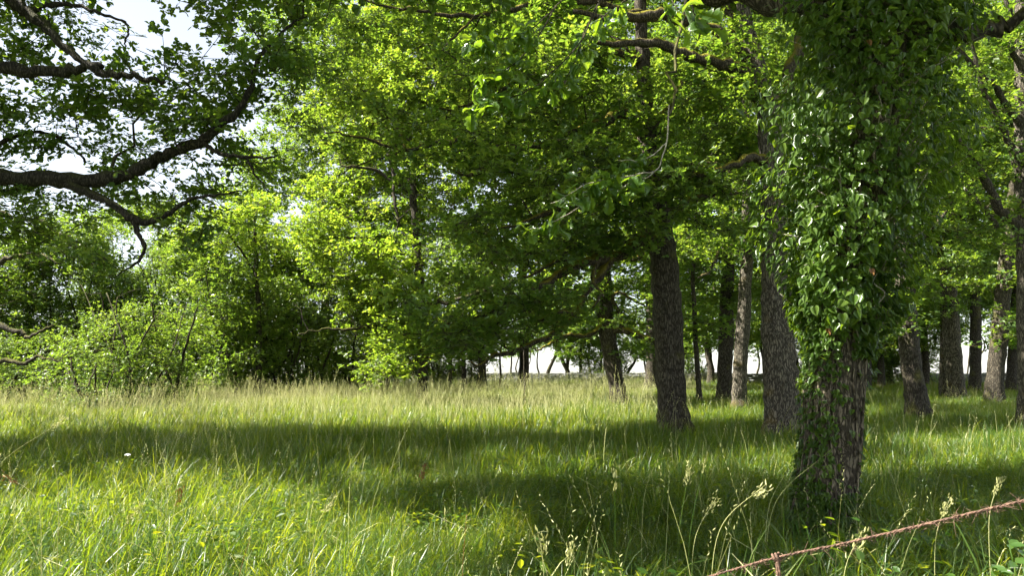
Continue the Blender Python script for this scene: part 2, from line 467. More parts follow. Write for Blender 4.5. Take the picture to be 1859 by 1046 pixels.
# places that the sun reaches through the leaf roof: (point, radius of the shaft)
SUN_SPOTS = [(P(1425, 290, 6.3), .42), (P(1470, 380, 6.1), .36), (P(1405, 230, 6.4), .35), (P(1460, 190, 6.2), .3), (P(1430, 440, 6.2), .3), (P(1530, 330, 5.9), .25), (P(1560, 415, 6.0), .2), (P(885, 140, 4.6), .34), (P(1000, 110, 4.7), .2), (P(1110, 340, 5.0), .30), (P(1255, 60, 3.1), .22),
             (np.array([-2.6, 5.6, .4]), 1.5), (np.array([-4.0, 5.5, .4]), 1.4), (np.array([-1.0, 6.6, .4]), .7), (np.array([.5, 4.6, .5]), .35), (np.array([-9, 22, .5]), 2.8), (np.array([-4, 22, .5]), 3.0), (np.array([0, 24, .5]), 2.4), (np.array([-6, 27, .5]), 3.0), (np.array([3, 30, .5]), 2.0), (P(430, 560, 28), 1.6), (P(250, 560, 25.5), 2.2), (P(150, 620, 24), 1.4), (P(1790, 150, 18.4), 1.2), (P(1800, 420, 29), 1.5), (P(1650, 560, 22), 1.0), (P(1300, 400, 25), 1.4), (P(1310, 150, 17), 1.1), (P(1700, 330, 22), 1.2),
             (np.array([4.3, 12.6, .4]), .5), (np.array([6.4, 14, .4]), .8), (np.array([10.5, 14.0, .4]), .8), (np.array([1.5, 17.5, .4]), .8)]
def in_shaft(p):
    sd = np.array(to_sun); r = np.zeros(len(p), bool)
    for q, rad in SUN_SPOTS:
        w = p - q; t = w @ sd
        perp = np.linalg.norm(w - t[:, None] * sd, axis=1)
        r |= (perp < rad + .30) & (t > .9)
    return r

def E(px, py, d, rx, ry, rd):
    """leafy volume: centre by sight line and distance; half sizes in photo pixels at that distance, depth in metres"""
    c = P(px, py, d); k = d / F_PX
    return (c, np.array([rx * k, rd, ry * k]))

def sample_volumes(vols, dens, rs, min_d):
    out = []
    for c, r in vols:
        n = max(6, int(dens * 4.19 * r[0] * r[1] * r[2]))
        v = rs.normal(size=(n, 3)); v /= np.linalg.norm(v, axis=1)[:, None]
        v *= rs.uniform(0.12, 1, (n, 1)) ** (1 / 2.6)
        wob = 1 + 0.18 * np.sin(v[:, :1] * 5 + c[0]) * np.cos(v[:, 2:3] * 6 + c[2])
        out.append(c + v * r * wob)
    p = np.vstack(out)
    p = p[p[:, 2] > gz(p[:, 0], p[:, 1]) + 0.35]
    p = p[~in_gap(p, 6)]
    p = p[rs.permutation(len(p))]
    keep = np.zeros((0, 3))
    buf = []
    cell = {}
    for q in p:
        k = tuple((q / min_d).astype(int)); ok = True
        for dx in (-1, 0, 1):
            for dy in (-1, 0, 1):
                for dz in (-1, 0, 1):
                    for w in cell.get((k[0] + dx, k[1] + dy, k[2] + dz), ()):
                        if (w[0] - q[0]) ** 2 + (w[1] - q[1]) ** 2 + (w[2] - q[2]) ** 2 < min_d * min_d: ok = False; break
        if ok:
            cell.setdefault(k, []).append(q); buf.append(q)
    return np.array(buf)

def wobble(path, amp, rs):
    p = path.copy(); n = len(p)
    f = rs.normal(0, amp, (n, 3)); f[0] = 0; f[-1] *= .3
    p[:, :3] += f
    return p

def tree(name, label, trunk, limbs=(), vols=(), dens=1.2, spray='oak', clumps=8, cspread=0.38, csize=1.0, seed=1,
         bark='bark', limb_bark=None, cat='tree', group=None, min_d=0.55, sides=18, stems=None, base_r=None, wood_r=0.0065, extra=None):
    """trunk: rows (px,py,d,radius m) from the ground up; limbs: lists of the same rows. Returns the root empty."""
    rs = np.random.default_rng(seed)
    limb_bark = limb_bark or bark
    clumps = clumps * 1.35 / 4
    def world_path(rows):
        return np.array([[*P(a, b, c), r] for a, b, c, r in rows])
    trunks = [world_path(t) for t in (stems if stems else [trunk])]
    b0 = trunks[0][0]
    base = np.array([b0[0], b0[1], float(gz(b0[0], b0[1]))])
    root = empty(name, base, label, cat, group)
    npts, npar, npl, nrad = [], [], [], []
    def add_nodes(path, parent_idx=-1, pl0=0.0):
        ids = []
        for i, q in enumerate(path):
            npar.append(parent_idx if i == 0 else ids[-1])
            npl.append(pl0 if i == 0 else npl[ids[-1]] + float(np.linalg.norm(q[:3] - npts[ids[-1]])))
            npts.append(q[:3].copy()); nrad.append(q[3]); ids.append(len(npts) - 1)
        return ids
    starts = []
    for ti, t in enumerate(trunks):
        g = gz(t[0, 0], t[0, 1])
        t[0, 2] = float(g) - 0.15
        pth = spline(t, 8)
        pth[1:, :2] += rs.normal(0, .012, (len(pth) - 1, 2))
        h = pth[:, 2] - float(g)
        flare = 1 + 0.62 * np.exp(-np.maximum(h, 0) / 0.34)
        rad = pth[:, 3] * flare * (1 + rs.normal(0, .035, len(pth)))
        mb = MB()
        # fluted ring profile
        n = len(pth); ang = np.linspace(0, 2 * np.pi, sides, endpoint=False)
        ph = rs.uniform(0, 6.28, 4)
        tt = np.gradient(pth[:, :3], axis=0); tt /= np.linalg.norm(tt, axis=1)[:, None]
        ref = np.array([1.0, 0, 0]); a = ref - (tt @ ref)[:, None] * tt; a /= np.linalg.norm(a, axis=1)[:, None]; b = np.cross(tt, a)
        fl = 1 + (0.05 + 0.20 * np.exp(-np.maximum(h, 0) / .45))[:, None] * np.sin(3 * ang + ph[0])[None] + 0.05 * np.sin(5 * ang[None] + ph[1] + h[:, None] * .8) + rs.normal(0, .02, (n, sides))
        R = rad[:, None] * fl
        v = pth[:, None, :3] + R[..., None] * (np.cos(ang)[None, :, None] * a[:, None] + np.sin(ang)[None, :, None] * b[:, None])
        i = np.arange(n - 1)[:, None] * sides; j = np.arange(sides)[None]; k = (j + 1) % sides
        mb.add(v.reshape(-1, 3), [np.stack([i + j, i + k, i + sides + k, i + sides + j], -1).reshape(-1, 4), ((n - 1) * sides + np.arange(sides))[None]])
        mb.build('trunk' if not stems else 'stem', [M[bark]], root, base)
        add_nodes(pth[np.linspace(0, n - 1, max(4, n // 2)).astype(int)])
    for L in limbs:
        w = world_path(L)
        # start the limb on the nearest point of what is already there
        ex = np.array(npts); j = int(np.argmin(np.linalg.norm(ex - w[0, :3], axis=1)))
        d0 = np.linalg.norm(ex[j] - w[0, :3])
        if d0 > 0.05: w = np.vstack([[*ex[j], w[0, 3]], w])
        pth = spline(w, 6)
        ln = np.linalg.norm(np.diff(pth[:, :3], axis=0), axis=1).mean()
        pth = wobble(pth, ln * .17, rs)
        mb = MB(); mb.tube(pth[:, :3], pth[:, 3] * (1 + rs.normal(0, .10, len(pth))), 12)
        mb.build('limb', [M[limb_bark]], root, base)
        add_nodes(pth[1:], j, npl[j])
    n_fixed = len(npts)
    if len(vols):
        tg = sample_volumes(vols, dens, rs, min_d)
        pts = np.zeros((n_fixed + 6 * len(tg) + 10, 3)); pts[:n_fixed] = npts
        pl = np.zeros(len(pts)); pl[:n_fixed] = npl
        par = np.full(len(pts), -1); par[:n_fixed] = npar
        # thin ends may carry leaves, the lower trunk may not carry twigs
        pen = np.zeros(len(pts))
        for i in range(n_fixed):
            hgt = npts[i][2] - base[2]
            if hgt < 0.9 and not stems: pen[i] = 100
        order = np.argsort(np.array([np.min(np.linalg.norm(pts[:n_fixed] - q, axis=1)) for q in tg]))
        n = n_fixed; terminal = np.zeros(len(pts), bool)
        for q in tg[order]:
            d = np.linalg.norm(pts[:n] - q, axis=1)
            j = int(np.argmin(d + 0.22 * pl[:n] + pen[:n]))
            a, dist = pts[j].copy(), d[j]
            k = int(min(5, max(2, round(dist / 0.45))))
            sag = np.array([0, 0, rs.uniform(-.10, .16) * dist]) + rs.normal(0, .06, 3) * dist
            prev = j
            for s in range(1, k + 1):
                f = s / k
                w = a * (1 - f) + q * f + sag * math.sin(f * math.pi) + (rs.normal(0, .03, 3) * min(dist, 1.2) if s < k else 0)
                pts[n] = w; par[n] = prev; pl[n] = pl[prev] + np.linalg.norm(w - pts[prev]); prev = n; n += 1
            terminal[prev] = True
        cnt = terminal[:n].astype(float)
        for i in range(n - 1, -1, -1):
            if par[i] >= 0: cnt[par[i]] += cnt[i]
        rad = wood_r * np.maximum(cnt, 1) ** 0.5
        for i in range(n_fixed): rad[i] = nrad[i]
        for i in range(n_fixed, n): rad[i] = min(rad[i], rad[par[i]] * .8)
        rad = np.maximum(rad, .0035)
        # chains
        kids = {}
        for i in range(n_fixed, n): kids.setdefault(par[i], []).append(i)
        mb = MB()
        todo = [(p, c) for p in range(n_fixed) for c in kids.get(p, ())]
        while todo:
            p, c = todo.pop()
            ch, rr = [pts[p], pts[c]], [rad[c] * 1.1, rad[c]]
            cur = c
            while kids.get(cur):
                ks = sorted(kids[cur], key=lambda i: -cnt[i])
                for o in ks[1:]: todo.append((cur, o))
                cur = ks[0]; ch.append(pts[cur]); rr.append(rad[cur])
            rr[-1] = .003
            mb.tube(ch, rr, 6 if rr[0] > .03 else (5 if rr[0] > .014 else 4), 0, False)
        br = mb.build('branches', [M['twig'] if spray != 'gold' else M['twig']], root, base)
        br['kind'] = 'stuff'
        # leaf sprays round every twig end and on thin wood
        tips = pts[:n][terminal[:n]]
        thin = np.array([i for i in range(n_fixed, n) if cnt[i] <= 2 and not terminal[i]])
        reps = (np.floor(clumps) + (rs.uniform(size=len(tips)) < clumps % 1)).astype(int)
        c1 = np.repeat(tips, reps, axis=0); c1 = c1 + rs.normal(0, .5, c1.shape) * np.array([cspread, cspread, cspread * .7])
        sel = thin[rs.uniform(size=len(thin)) < .45] if len(thin) else thin
        c2 = pts[sel] + rs.normal(0, cspread * .25, (len(sel), 3)) if len(sel) else np.zeros((0, 3))
        c = np.vstack([c1, c2] + ([extra] if extra is not None else []))
        c = c[~in_gap(c) & ~in_shaft(c)]
        c = c[c[:, 2] > gz(c[:, 0], c[:, 1]) + .25]
        m = len(c)
        turn = np.stack([rs.normal(0, .3, m), rs.normal(0, .3, m), rs.uniform(0, 6.283, m)], 1)
        cr = scatter('crown', spray, CL[spray], c, turn, csize * rs.uniform(.75, 1.25, m), rs.integers(0, 5, m), root, base)
        cr['kind'] = 'stuff'
        STATS.append((name, len(tg), m))
    return root
STATS = []

# ------------------------------------------------------------------ ground
def build_ground():
    xs = np.concatenate([np.linspace(-260, -45, 14), np.linspace(-40, 40, 81), np.linspace(45, 260, 14)])
    ys = np.concatenate([np.linspace(-60, -5, 10), np.linspace(-3, 75, 105), np.linspace(80, 420, 24)])
    X, Y = np.meshgrid(xs, ys)
    Z = gz(X, Y)
    v = np.stack([X, Y, Z], -1).reshape(-1, 3)
    nx, ny = len(xs), len(ys)
    i = np.arange(ny - 1)[:, None] * nx; j = np.arange(nx - 1)[None]
    q = np.stack([i + j, i + j + 1, i + nx + j + 1, i + nx + j], -1).reshape(-1, 4)
    o = bpy.data.objects.new('ground', mk_mesh('ground', v, [q], [M['ground']], None, True)); COL.objects.link(o)
    tag(o, 'grassy meadow ground rising gently to a far wall', 'ground', kind='structure')
build_ground()

# ------------------------------------------------------------------ meadow grass
def tuft_mesh(name, rs, blades, h, w, radius, seeds=0, seed_h=0.8, dry=0.0, bend=0.5, cl=0, weeds=0, spk=.027):
    mb = MB()
    cen = [(radius * math.sqrt(rs.uniform()), rs.uniform(0, 6.283), rs.uniform(.65, 1.2), rs.uniform(0, 6.283)) for _ in range(max(cl, 1))]
    for b in range(blades + seeds):
        isst = b >= blades
        a = rs.uniform(0, 6.283); r0 = radius * math.sqrt(rs.uniform())
        p0 = np.array([math.cos(a) * r0, math.sin(a) * r0, -.03])
        H = (seed_h if isst else h) * rs.uniform(.55, 1.2)
        az = rs.uniform(0, 6.283)
        if cl and not isst and rs.uniform() < .7:      # blades of one root fan out together
            cr_, ca_, ch_, caz = cen[rs.integers(0, cl)]
            p0 = np.array([math.cos(ca_) * cr_ + rs.normal(0, .02), math.sin(ca_) * cr_ + rs.normal(0, .02), -.03]); H *= ch_; az = caz + rs.normal(0, 1.1)
        out = np.array([math.cos(az), math.sin(az), 0])
        bd = (bend if not isst else .28) * rs.uniform(.2, 1.25)
        segs = 4
        t = np.linspace(0, 1, segs + 1)
        ctr = p0 + np.outer(H * (t - .30 * bd * t ** 3 * (1 + bd)), [0, 0, 1]) + np.outer(H * bd * (0.15 * t + .75 * t ** 2.3), out)
        side = np.array([-out[1], out[0], 0]) * 1.0
        tw = rs.normal(0, .5); side = side * math.cos(tw) + np.array([0, 0, 0]) + out * math.sin(tw)
        wid = (w if not isst else (.0042 if spk > .015 else .0026)) * rs.uniform(.6, 1.25) * (np.array([.75, 1, .9, .6, .05]) if not isst else np.array([1, 1, .9, .8, .6]))
        v = np.vstack([ctr - side * wid[:, None] / 2, ctr + side * wid[:, None] / 2])
        n = segs + 1
        q = np.array([(i, i + n, i + n + 1, i + 1) for i in range(segs)])
        m = 1 if (isst or rs.uniform() < dry) else 0
        mb.add(v, [q], m)
        if isst:        # panicle of small spikelets along the top
            tip, nb = ctr[-1], ctr[-2]
            k = 9
            f = np.linspace(-.35, 1.0, k)
            pp = tip + np.outer(f, (tip - nb)) * .8
            dd = np.tile((tip - nb) / np.linalg.norm(tip - nb), (k, 1)) + rs.normal(0, .45, (k, 3))
            lv, lf = leaves_geo(pp, dd, rs.normal(0, 1, (k, 3)), np.full(k, spk) * rs.uniform(.8, 1.5, k), SPIKELET)
            mb.add(lv, lf, 1)
    if weeds:            # low broad-leaved herbs among the blades
        k = weeds
        hub = rs.uniform(-radius, radius, (6, 2)) * .8
        hb = hub[rs.integers(0, 6, k)]
        pp = np.column_stack([hb + rs.normal(0, .05, (k, 2)), rs.uniform(.10, .36, k)])
        dd = np.column_stack([rs.normal(0, 1, (k, 2)), rs.normal(.1, .3, k)])
        lv, lf = leaves_geo(pp, dd, np.tile([0, 0, 1.0], (k, 1)) + rs.normal(0, .3, (k, 3)), rs.uniform(.035, .075, k), OVAL_LEAF)
        mb.add(lv, lf, 0)
    me = mk_mesh(name, np.concatenate(mb.v), mb.f, [M['grass'], M['dry_grass']], mb.m, False)
    return bpy.data.objects.new(name, me)

rs_g = np.random.default_rng(21)
TUFT_NEAR = ([tuft_mesh(f'near_tuft_{i}', rs_g, 250, .45, .0068, .42, 0, .75, .015, 1.3, cl=18) for i in range(4)]
             + [tuft_mesh(f'near_tuft_tall_{i}', rs_g, 190, .52, .0058, .45, 2, .66, .05, 1.6, cl=12, spk=.013) for i in range(2)]
             + [tuft_mesh(f'near_tuft_weed_{i}', rs_g, 190, .38, .0065, .42, 0, .9, .05, 1.3, cl=12, weeds=46) for i in range(2)])
TUFT_MID = [tuft_mesh(f'mid_tuft_{i}', rs_g, 190, .42, .0095, .55, 0 if i < 4 else 3, .66, .03, .9, cl=12, spk=.018) for i in range(5)]
TUFT_HAY = [tuft_mesh(f'hay_tuft_{i}', rs_g, 180, .44, .012, .6, 8, .74, .04, .9, cl=12) for i in range(5)]

def field(name, label, sources, key, x0, x1, y0, y1, dens, size, keep=None, clump=0.0):
    rs = np.random.default_rng(sum(map(ord, name)))
    n = int((x1 - x0) * (y1 - y0) * dens)
    p = np.stack([rs.uniform(x0, x1, n), rs.uniform(y0, y1, n)], 1)
    if keep is not None: p = p[keep(p[:, 0], p[:, 1], rs)]
    n = len(p)
    pts = np.column_stack([p, gz(p[:, 0], p[:, 1])])
    big = np.array([noise.noise(Vector((a * .55, b * .55, 3.0))) for a, b in p])
    sz = size * rs.uniform(.72, 1.2, n) * (1 + .55 * big)
    sz = sz * np.where(p[:, 1] > 56, 1 + .5 * np.abs(np.sin(p[:, 0] * 1.7) * np.cos(p[:, 0] * .6)), 1)
    # wind has leaned the sward a little towards the sun's far side
    turn = np.stack([rs.normal(0, .10, n), rs.normal(.06, .10, n), rs.uniform(0, 6.283, n)], 1)
    o = scatter(name, key, sources, pts, turn, sz, rs.integers(0, len(sources), n))
    tag(o, label, 'grass', kind='stuff')
    STATS.append((name, 0, n))

def wedge(x, y, margin): return np.abs(x) < 0.70 * y + margin
def hayness(x, y):
    return np.clip((y - 15.5) / 4, 0, 1) * np.clip((4.5 + (y - 18) * .28 - x) / 4.0, 0, 1)
field('lush_grass', 'lush long green grass filling the front of the meadow', TUFT_NEAR, 'near_tufts', -9, 9, 2.6, 10.5, 13, 1.0, lambda x, y, r: wedge(x, y, 2.0))
field('meadow_grass', 'green grass of the middle meadow under the oaks', TUFT_MID, 'mid_tufts', -26, 28, 10.5, 32, 6.5, 1.0,
      lambda x, y, r: wedge(x, y, 3.0) & (r.uniform(size=len(x)) > hayness(x, y) * .8))
field('wallside_grass', 'green grass towards the far wall', TUFT_MID, 'mid_tufts', -40, 46, 32, 68, 2.4, 1.1,
      lambda x, y, r: wedge(x, y, 3.0) & (r.uniform(size=len(x)) > hayness(x, y) * .6))
field('seeding_grass', 'pale dry seeding grass in the sunny clearing', TUFT_HAY, 'hay_tufts', -28, 14, 15.5, 60, 4.2, 1.05,
      lambda x, y, r: wedge(x, y, 3.0) & (r.uniform(size=len(x)) < hayness(x, y) * np.clip(1.3 - (y - 15) / 60, .4, 1)))

# ------------------------------------------------------------------ the trees under which one stands
tree('oak_tree', 'overhanging oak with bare limbs darkened as if backlit, reaching in at the sunny edge, trunk out of view',
     [(-330, 900, 14, .34), (-330, 700, 14, .33), (-322, 450, 14, .31), (-315, 250, 14, .28), (-300, 60, 14, .25), (-290, -150, 14, .18), (-270, -420, 14, .10)],
     [[(-322, 380, 14, .2), (-160, 335, 13.9, .17), (0, 322, 13.7, .145), (110, 326, 13.6, .135), (225, 320, 13.5, .115), (272, 293, 13.4, .10), (310, 277, 13.4, .095), (365, 255, 13.3, .085), (400, 225, 13.3, .07), (445, 180, 13.4, .055), (470, 110, 13.5, .042), (500, 70, 13.6, .03), (560, 25, 13.7, .018)],
      [(365, 257, 13.3, .05), (400, 278, 13.2, .04), (440, 284, 13.1, .03), (500, 284, 13, .014)],
      [(445, 285, 13.1, .022), (465, 318, 13.1, .016), (490, 350, 13.1, .008)],
      [(110, 328, 13.6, .10), (165, 352, 13.4, .075), (205, 372, 13.3, .068), (240, 396, 13.2, .065), (268, 403, 13.2, .055), (305, 389, 13.1, .04), (345, 362, 13, .032), (390, 355, 13, .02), (440, 348, 13, .010)],
      [(240, 398, 13.2, .05), (252, 425, 13.2, .042), (262, 450, 13.1, .034), (248, 478, 13.1, .022), (222, 494, 13.1, .012), (203, 508, 13.1, .006)],
      [(250, 478, 13.1, .014), (258, 490, 13, .008), (262, 508, 13, .005)],
      [(-305, 120, 14, .16), (-140, 128, 13.2, .12), (0, 124, 12.8, .10), (80, 130, 12.7, .085), (150, 126, 12.6, .07), (215, 135, 12.5, .055), (270, 143, 12.5, .04), (300, 150, 12.5, .022)],
      [(-295, -60, 14, .17), (-130, -45, 13.2, .14), (0, -5, 13, .10), (40, 15, 12.9, .095), (85, 55, 12.8, .075), (130, 98, 12.7, .06), (185, 122, 12.6, .045)],
      [(85, 8, 12.9, .05), (140, 10, 12.9, .036), (185, 25, 12.9, .028), (225, 38, 12.9, .022), (234, 62, 12.9, .017), (226, 82, 12.9, .013), (240, 108, 12.9, .009)],
      [(0, 328, 13.7, .06), (-20, 270, 13.9, .05), (60, 240, 14, .035), (120, 258, 14, .026), (155, 295, 14, .02)],
      [(-290, -200, 14, .14), (-100, -260, 13, .10), (150, -300, 12.5, .07), (400, -270, 12, .05), (600, -220, 12, .03)],
      [(-280, -300, 14, .10), (-150, -460, 14, .08), (50, -560, 14, .05), (300, -600, 14, .03)]],
     [E(70, 70, 14.4, 210, 60, 1.7), E(60, 225, 14.6, 170, 60, 1.6), E(200, 215, 14.4, 120, 50, 1.3), E(460, 100, 14.3, 110, 140, 1.4), E(370, 190, 14.2, 80, 70, 1.0), E(430, 265, 14.2, 90, 50, 1.0),
      E(60, 400, 15, 130, 60, 1.6), E(340, 345, 14, 80, 30, .8), E(300, 400, 14, 60, 30, .8), E(450, 10, 14, 150, 50, 1.6), E(530, 170, 14.4, 70, 130, 1.2), E(140, 290, 14.6, 150, 45, 1.2), E(-20, 330, 15, 110, 110, 1.8), E(190, 180, 14, 120, 40, 1.0),
      E(200, 460, 13.3, 26, 24, .5), E(260, 120, 13.3, 60, 30, .6), E(300, 215, 13.4, 60, 30, .6),
      E(100, -130, 13.5, 420, 110, 3.0), E(350, -280, 12.5, 380, 130, 3.2), E(100, -480, 14, 420, 160, 4), E(-330, -60, 14, 260, 220, 4.2), E(-350, 260, 13.5, 230, 120, 3.6), E(-330, -200, 11.5, 260, 200, 2.6), E(-780, -150, 11.3, 260, 200, 3.3), E(-900, -350, 9.1, 480, 160, 1.2), E(-720, 200, 12, 240, 150, 2.6)],  # out-of-view leaf masses, put in to cast the shade band on the meadow
     dens=1.9, min_d=.5, clumps=7, seed=3, bark='bark_dark', cspread=.33)

tree('oak_tree', 'tall thick-trunked oak of the open grove, low mossy limb sweeping down',
     [(1222, 775, 17.9, .31), (1218, 720, 17.9, .31), (1214, 600, 17.9, .335), (1207, 500, 17.9, .31), (1196, 410, 17.9, .28), (1182, 300, 17.9, .22), (1172, 200, 17.9, .18), (1165, 80, 17.9, .155), (1160, -100, 17.9, .11), (1150, -350, 17.9, .06)],
     [[(1190, 440, 17.9, .20), (1162, 432, 17.6, .16), (1130, 462, 17.4, .13), (1085, 470, 17, .11), (1050, 482, 16.7, .10), (1010, 503, 16.4, .085), (965, 530, 16, .07), (910, 560, 15.7, .05), (850, 580, 15.4, .035), (790, 592, 15.2, .018)],
      [(1110, 468, 17.2, .10), (1090, 500, 17, .085), (1062, 535, 16.8, .072), (1045, 575, 16.6, .066), (1015, 600, 16.4, .06), (975, 620, 16.2, .054), (930, 640, 16, .048), (895, 645, 15.9, .045), (868, 664, 15.8, .028), (850, 655, 15.8, .014)],
      [(1050, 482, 16.7, .055), (1018, 472, 16.4, .045), (980, 492, 16.2, .036), (935, 512, 16, .024), (890, 545, 15.9, .010)],
      [(1062, 535, 16.8, .05), (1030, 528, 16.4, .04), (990, 545, 16.1, .03), (950, 575, 15.9, .018), (915, 590, 15.8, .008)],
      [(1045, 575, 16.6, .04), (1015, 565, 16.3, .032), (985, 580, 16.1, .024), (955, 600, 16, .010)],
      [(1010, 503, 16.4, .05), (985, 540, 16.2, .035), (945, 560, 16, .026), (900, 590, 15.8, .016), (860, 612, 15.7, .007)],
      [(1085, 470, 17, .06), (1075, 510, 16.7, .05), (1090, 535, 16.5, .035), (1075, 560, 16.4, .018)],
      [(930, 640, 16, .03), (905, 622, 15.9, .022), (870, 628, 15.8, .014), (835, 640, 15.7, .007)],
      [(1172, 210, 17.9, .14), (1130, 205, 17.4, .11), (1095, 222, 17, .10), (1050, 235, 16.8, .085), (1010, 258, 16.5, .07), (940, 268, 16.3, .06), (860, 255, 16.2, .055), (800, 258, 16.1, .055), (735, 272, 16, .04), (660, 251, 16, .028), (590, 241, 16, .014)],
      [(1020, 262, 16.5, .07), (1045, 285, 16.2, .06), (1010, 300, 16, .05), (950, 315, 15.8, .04), (900, 305, 15.7, .05), (850, 318, 15.6, .04), (812, 305, 15.6, .02)],
      [(735, 272, 16, .03), (725, 240, 16.2, .022), (705, 212, 16.4, .015), (690, 190, 16.4, .008)],
      [(735, 272, 16, .025), (680, 290, 15.8, .018), (610, 320, 15.6, .010)],
      [(1168, 120, 17.9, .10), (1110, 95, 17.4, .08), (1010, 130, 17, .06), (930, 150, 16.8, .045), (850, 190, 16.6, .03), (780, 200, 16.5, .015)],
      [(1164, 30, 17.9, .11), (1060, 0, 17, .08), (930, 15, 16.5, .065), (870, 28, 16.3, .055), (790, 26, 16.2, .04), (700, 10, 16.1, .028), (620, -12, 16, .015)],
      [(870, 28, 16.3, .03), (830, 60, 16.2, .022), (790, 110, 16.2, .014)],
      [(1200, 400, 17.9, .12), (1245, 370, 18.2, .09), (1300, 350, 18.6, .06), (1340, 350, 18.8, .03)],
      [(1168, 250, 17.9, .10), (1220, 180, 18.4, .07), (1260, 100, 18.8, .05), (1290, 0, 19, .03)],
      [(1180, 330, 17.9, .12), (1110, 345, 17, .08), (1040, 370, 16.4, .06), (960, 400, 16, .04), (880, 420, 15.7, .02)]],
     [E(960, 90, 18.2, 230, 80, 2.2), E(720, 60, 17.6, 150, 80, 1.8), E(680, 220, 17.4, 130, 75, 1.7), E(860, 200, 17.6, 140, 75, 1.8), E(1040, 200, 18.4, 110, 80, 1.9), E(900, 350, 16.8, 130, 50, 1.7), E(1040, 380, 17.4, 110, 60, 1.8),
      E(960, 470, 17, 120, 60, 1.6), E(850, 530, 16.4, 110, 55, 1.5), E(1060, 420, 17.8, 100, 40, 1.6), E(1250, 250, 19, 100, 120, 2.2), E(900, 610, 16.6, 60, 18, .8), E(820, 420, 16.8, 100, 60, 1.6), E(980, 540, 17.4, 80, 30, 1.2), E(1080, 400, 15.9, 110, 55, 1.0), E(930, 440, 15.2, 150, 60, 1.0), E(840, 540, 14.8, 110, 50, .9), E(1130, 330, 16.4, 70, 45, .9), E(960, 330, 15.4, 110, 40, .8), E(1080, 150, 16.4, 90, 60, 1.0), E(900, 120, 15.8, 120, 50, .9), E(1000, 560, 15.6, 60, 30, .7), E(1170, 330, 16.7, 70, 50, .6), E(1190, 300, 16.6, 60, 40, .9), E(1180, 370, 16.4, 60, 40, .9), E(1150, 420, 16.6, 70, 30, .8), E(1195, 230, 16.8, 45, 40, .8), E(1150, 60, 16.6, 80, 50, .9), E(1140, 395, 16.6, 80, 40, .6), E(1120, 250, 16.9, 60, 40, .7), E(1060, 300, 16, 60, 40, .8), E(780, 250, 15.4, 130, 45, .8), E(1000, 180, 16, 100, 60, .8), E(900, 600, 15.4, 70, 22, .8), E(820, 625, 15, 60, 22, .8), E(970, 600, 16, 40, 18, .6), E(1150, -130, 18, 380, 130, 4.5)],
     dens=1.6, min_d=.5, clumps=9, seed=5, bark='bark', limb_bark='bark_moss', cspread=.34)

tree('oak_tree', 'stout pale-barked oak close behind the ivy-clad trunk, forking high into dark limbs',
     [(1418, 780, 17.2, .345), (1417, 720, 17.2, .345), (1412, 600, 17.2, .34), (1408, 480, 17.2, .31), (1402, 350, 17.2, .27), (1395, 210, 17.2, .27), (1375, 120, 17.2, .17), (1350, 20, 17.2, .14), (1330, -150, 17.2, .10), (1310, -400, 17.2, .05)],
     [[(1395, 195, 17.2, .2), (1350, 130, 16.8, .14), (1290, 112, 16.6, .12), (1230, 92, 16.4, .105), (1170, 75, 16.2, .09), (1120, 80, 16, .07), (1075, 78, 15.9, .052), (1035, 105, 15.8, .024)],
      [(1360, 110, 17.2, .12), (1310, 60, 17, .12), (1250, 38, 16.8, .125), (1190, 26, 16.6, .125), (1110, 32, 16.4, .08), (1040, 20, 16.2, .05)],
      [(1398, 220, 17.2, .2), (1440, 120, 17.4, .13), (1470, 0, 17.5, .10), (1500, -200, 17.6, .06)],
      [(1400, 300, 17.2, .14), (1370, 285, 16.9, .095), (1330, 298, 16.6, .08), (1270, 318, 16.4, .058), (1215, 322, 16.2, .038), (1160, 335, 16, .025)],
      [(1380, 150, 17.2, .10), (1345, 70, 17.6, .09), (1320, 10, 17.8, .08), (1290, -120, 18, .05)],
      [(1330, -140, 17.2, .10), (1200, -250, 16.5, .07), (1050, -320, 16, .04)]],
     [E(1300, 60, 17, 130, 90, 2.4), E(1330, 230, 17.2, 90, 80, 2.0), E(1330, 380, 17.6, 80, 70, 2.0), E(1160, 20, 16.4, 110, 50, 1.8), E(1420, -120, 17.4, 380, 120, 4.5), E(1250, 330, 16.4, 70, 40, 1.4)],
     dens=1.25, clumps=7, seed=8, bark='bark_pale', limb_bark='bark_moss', cspread=.34)

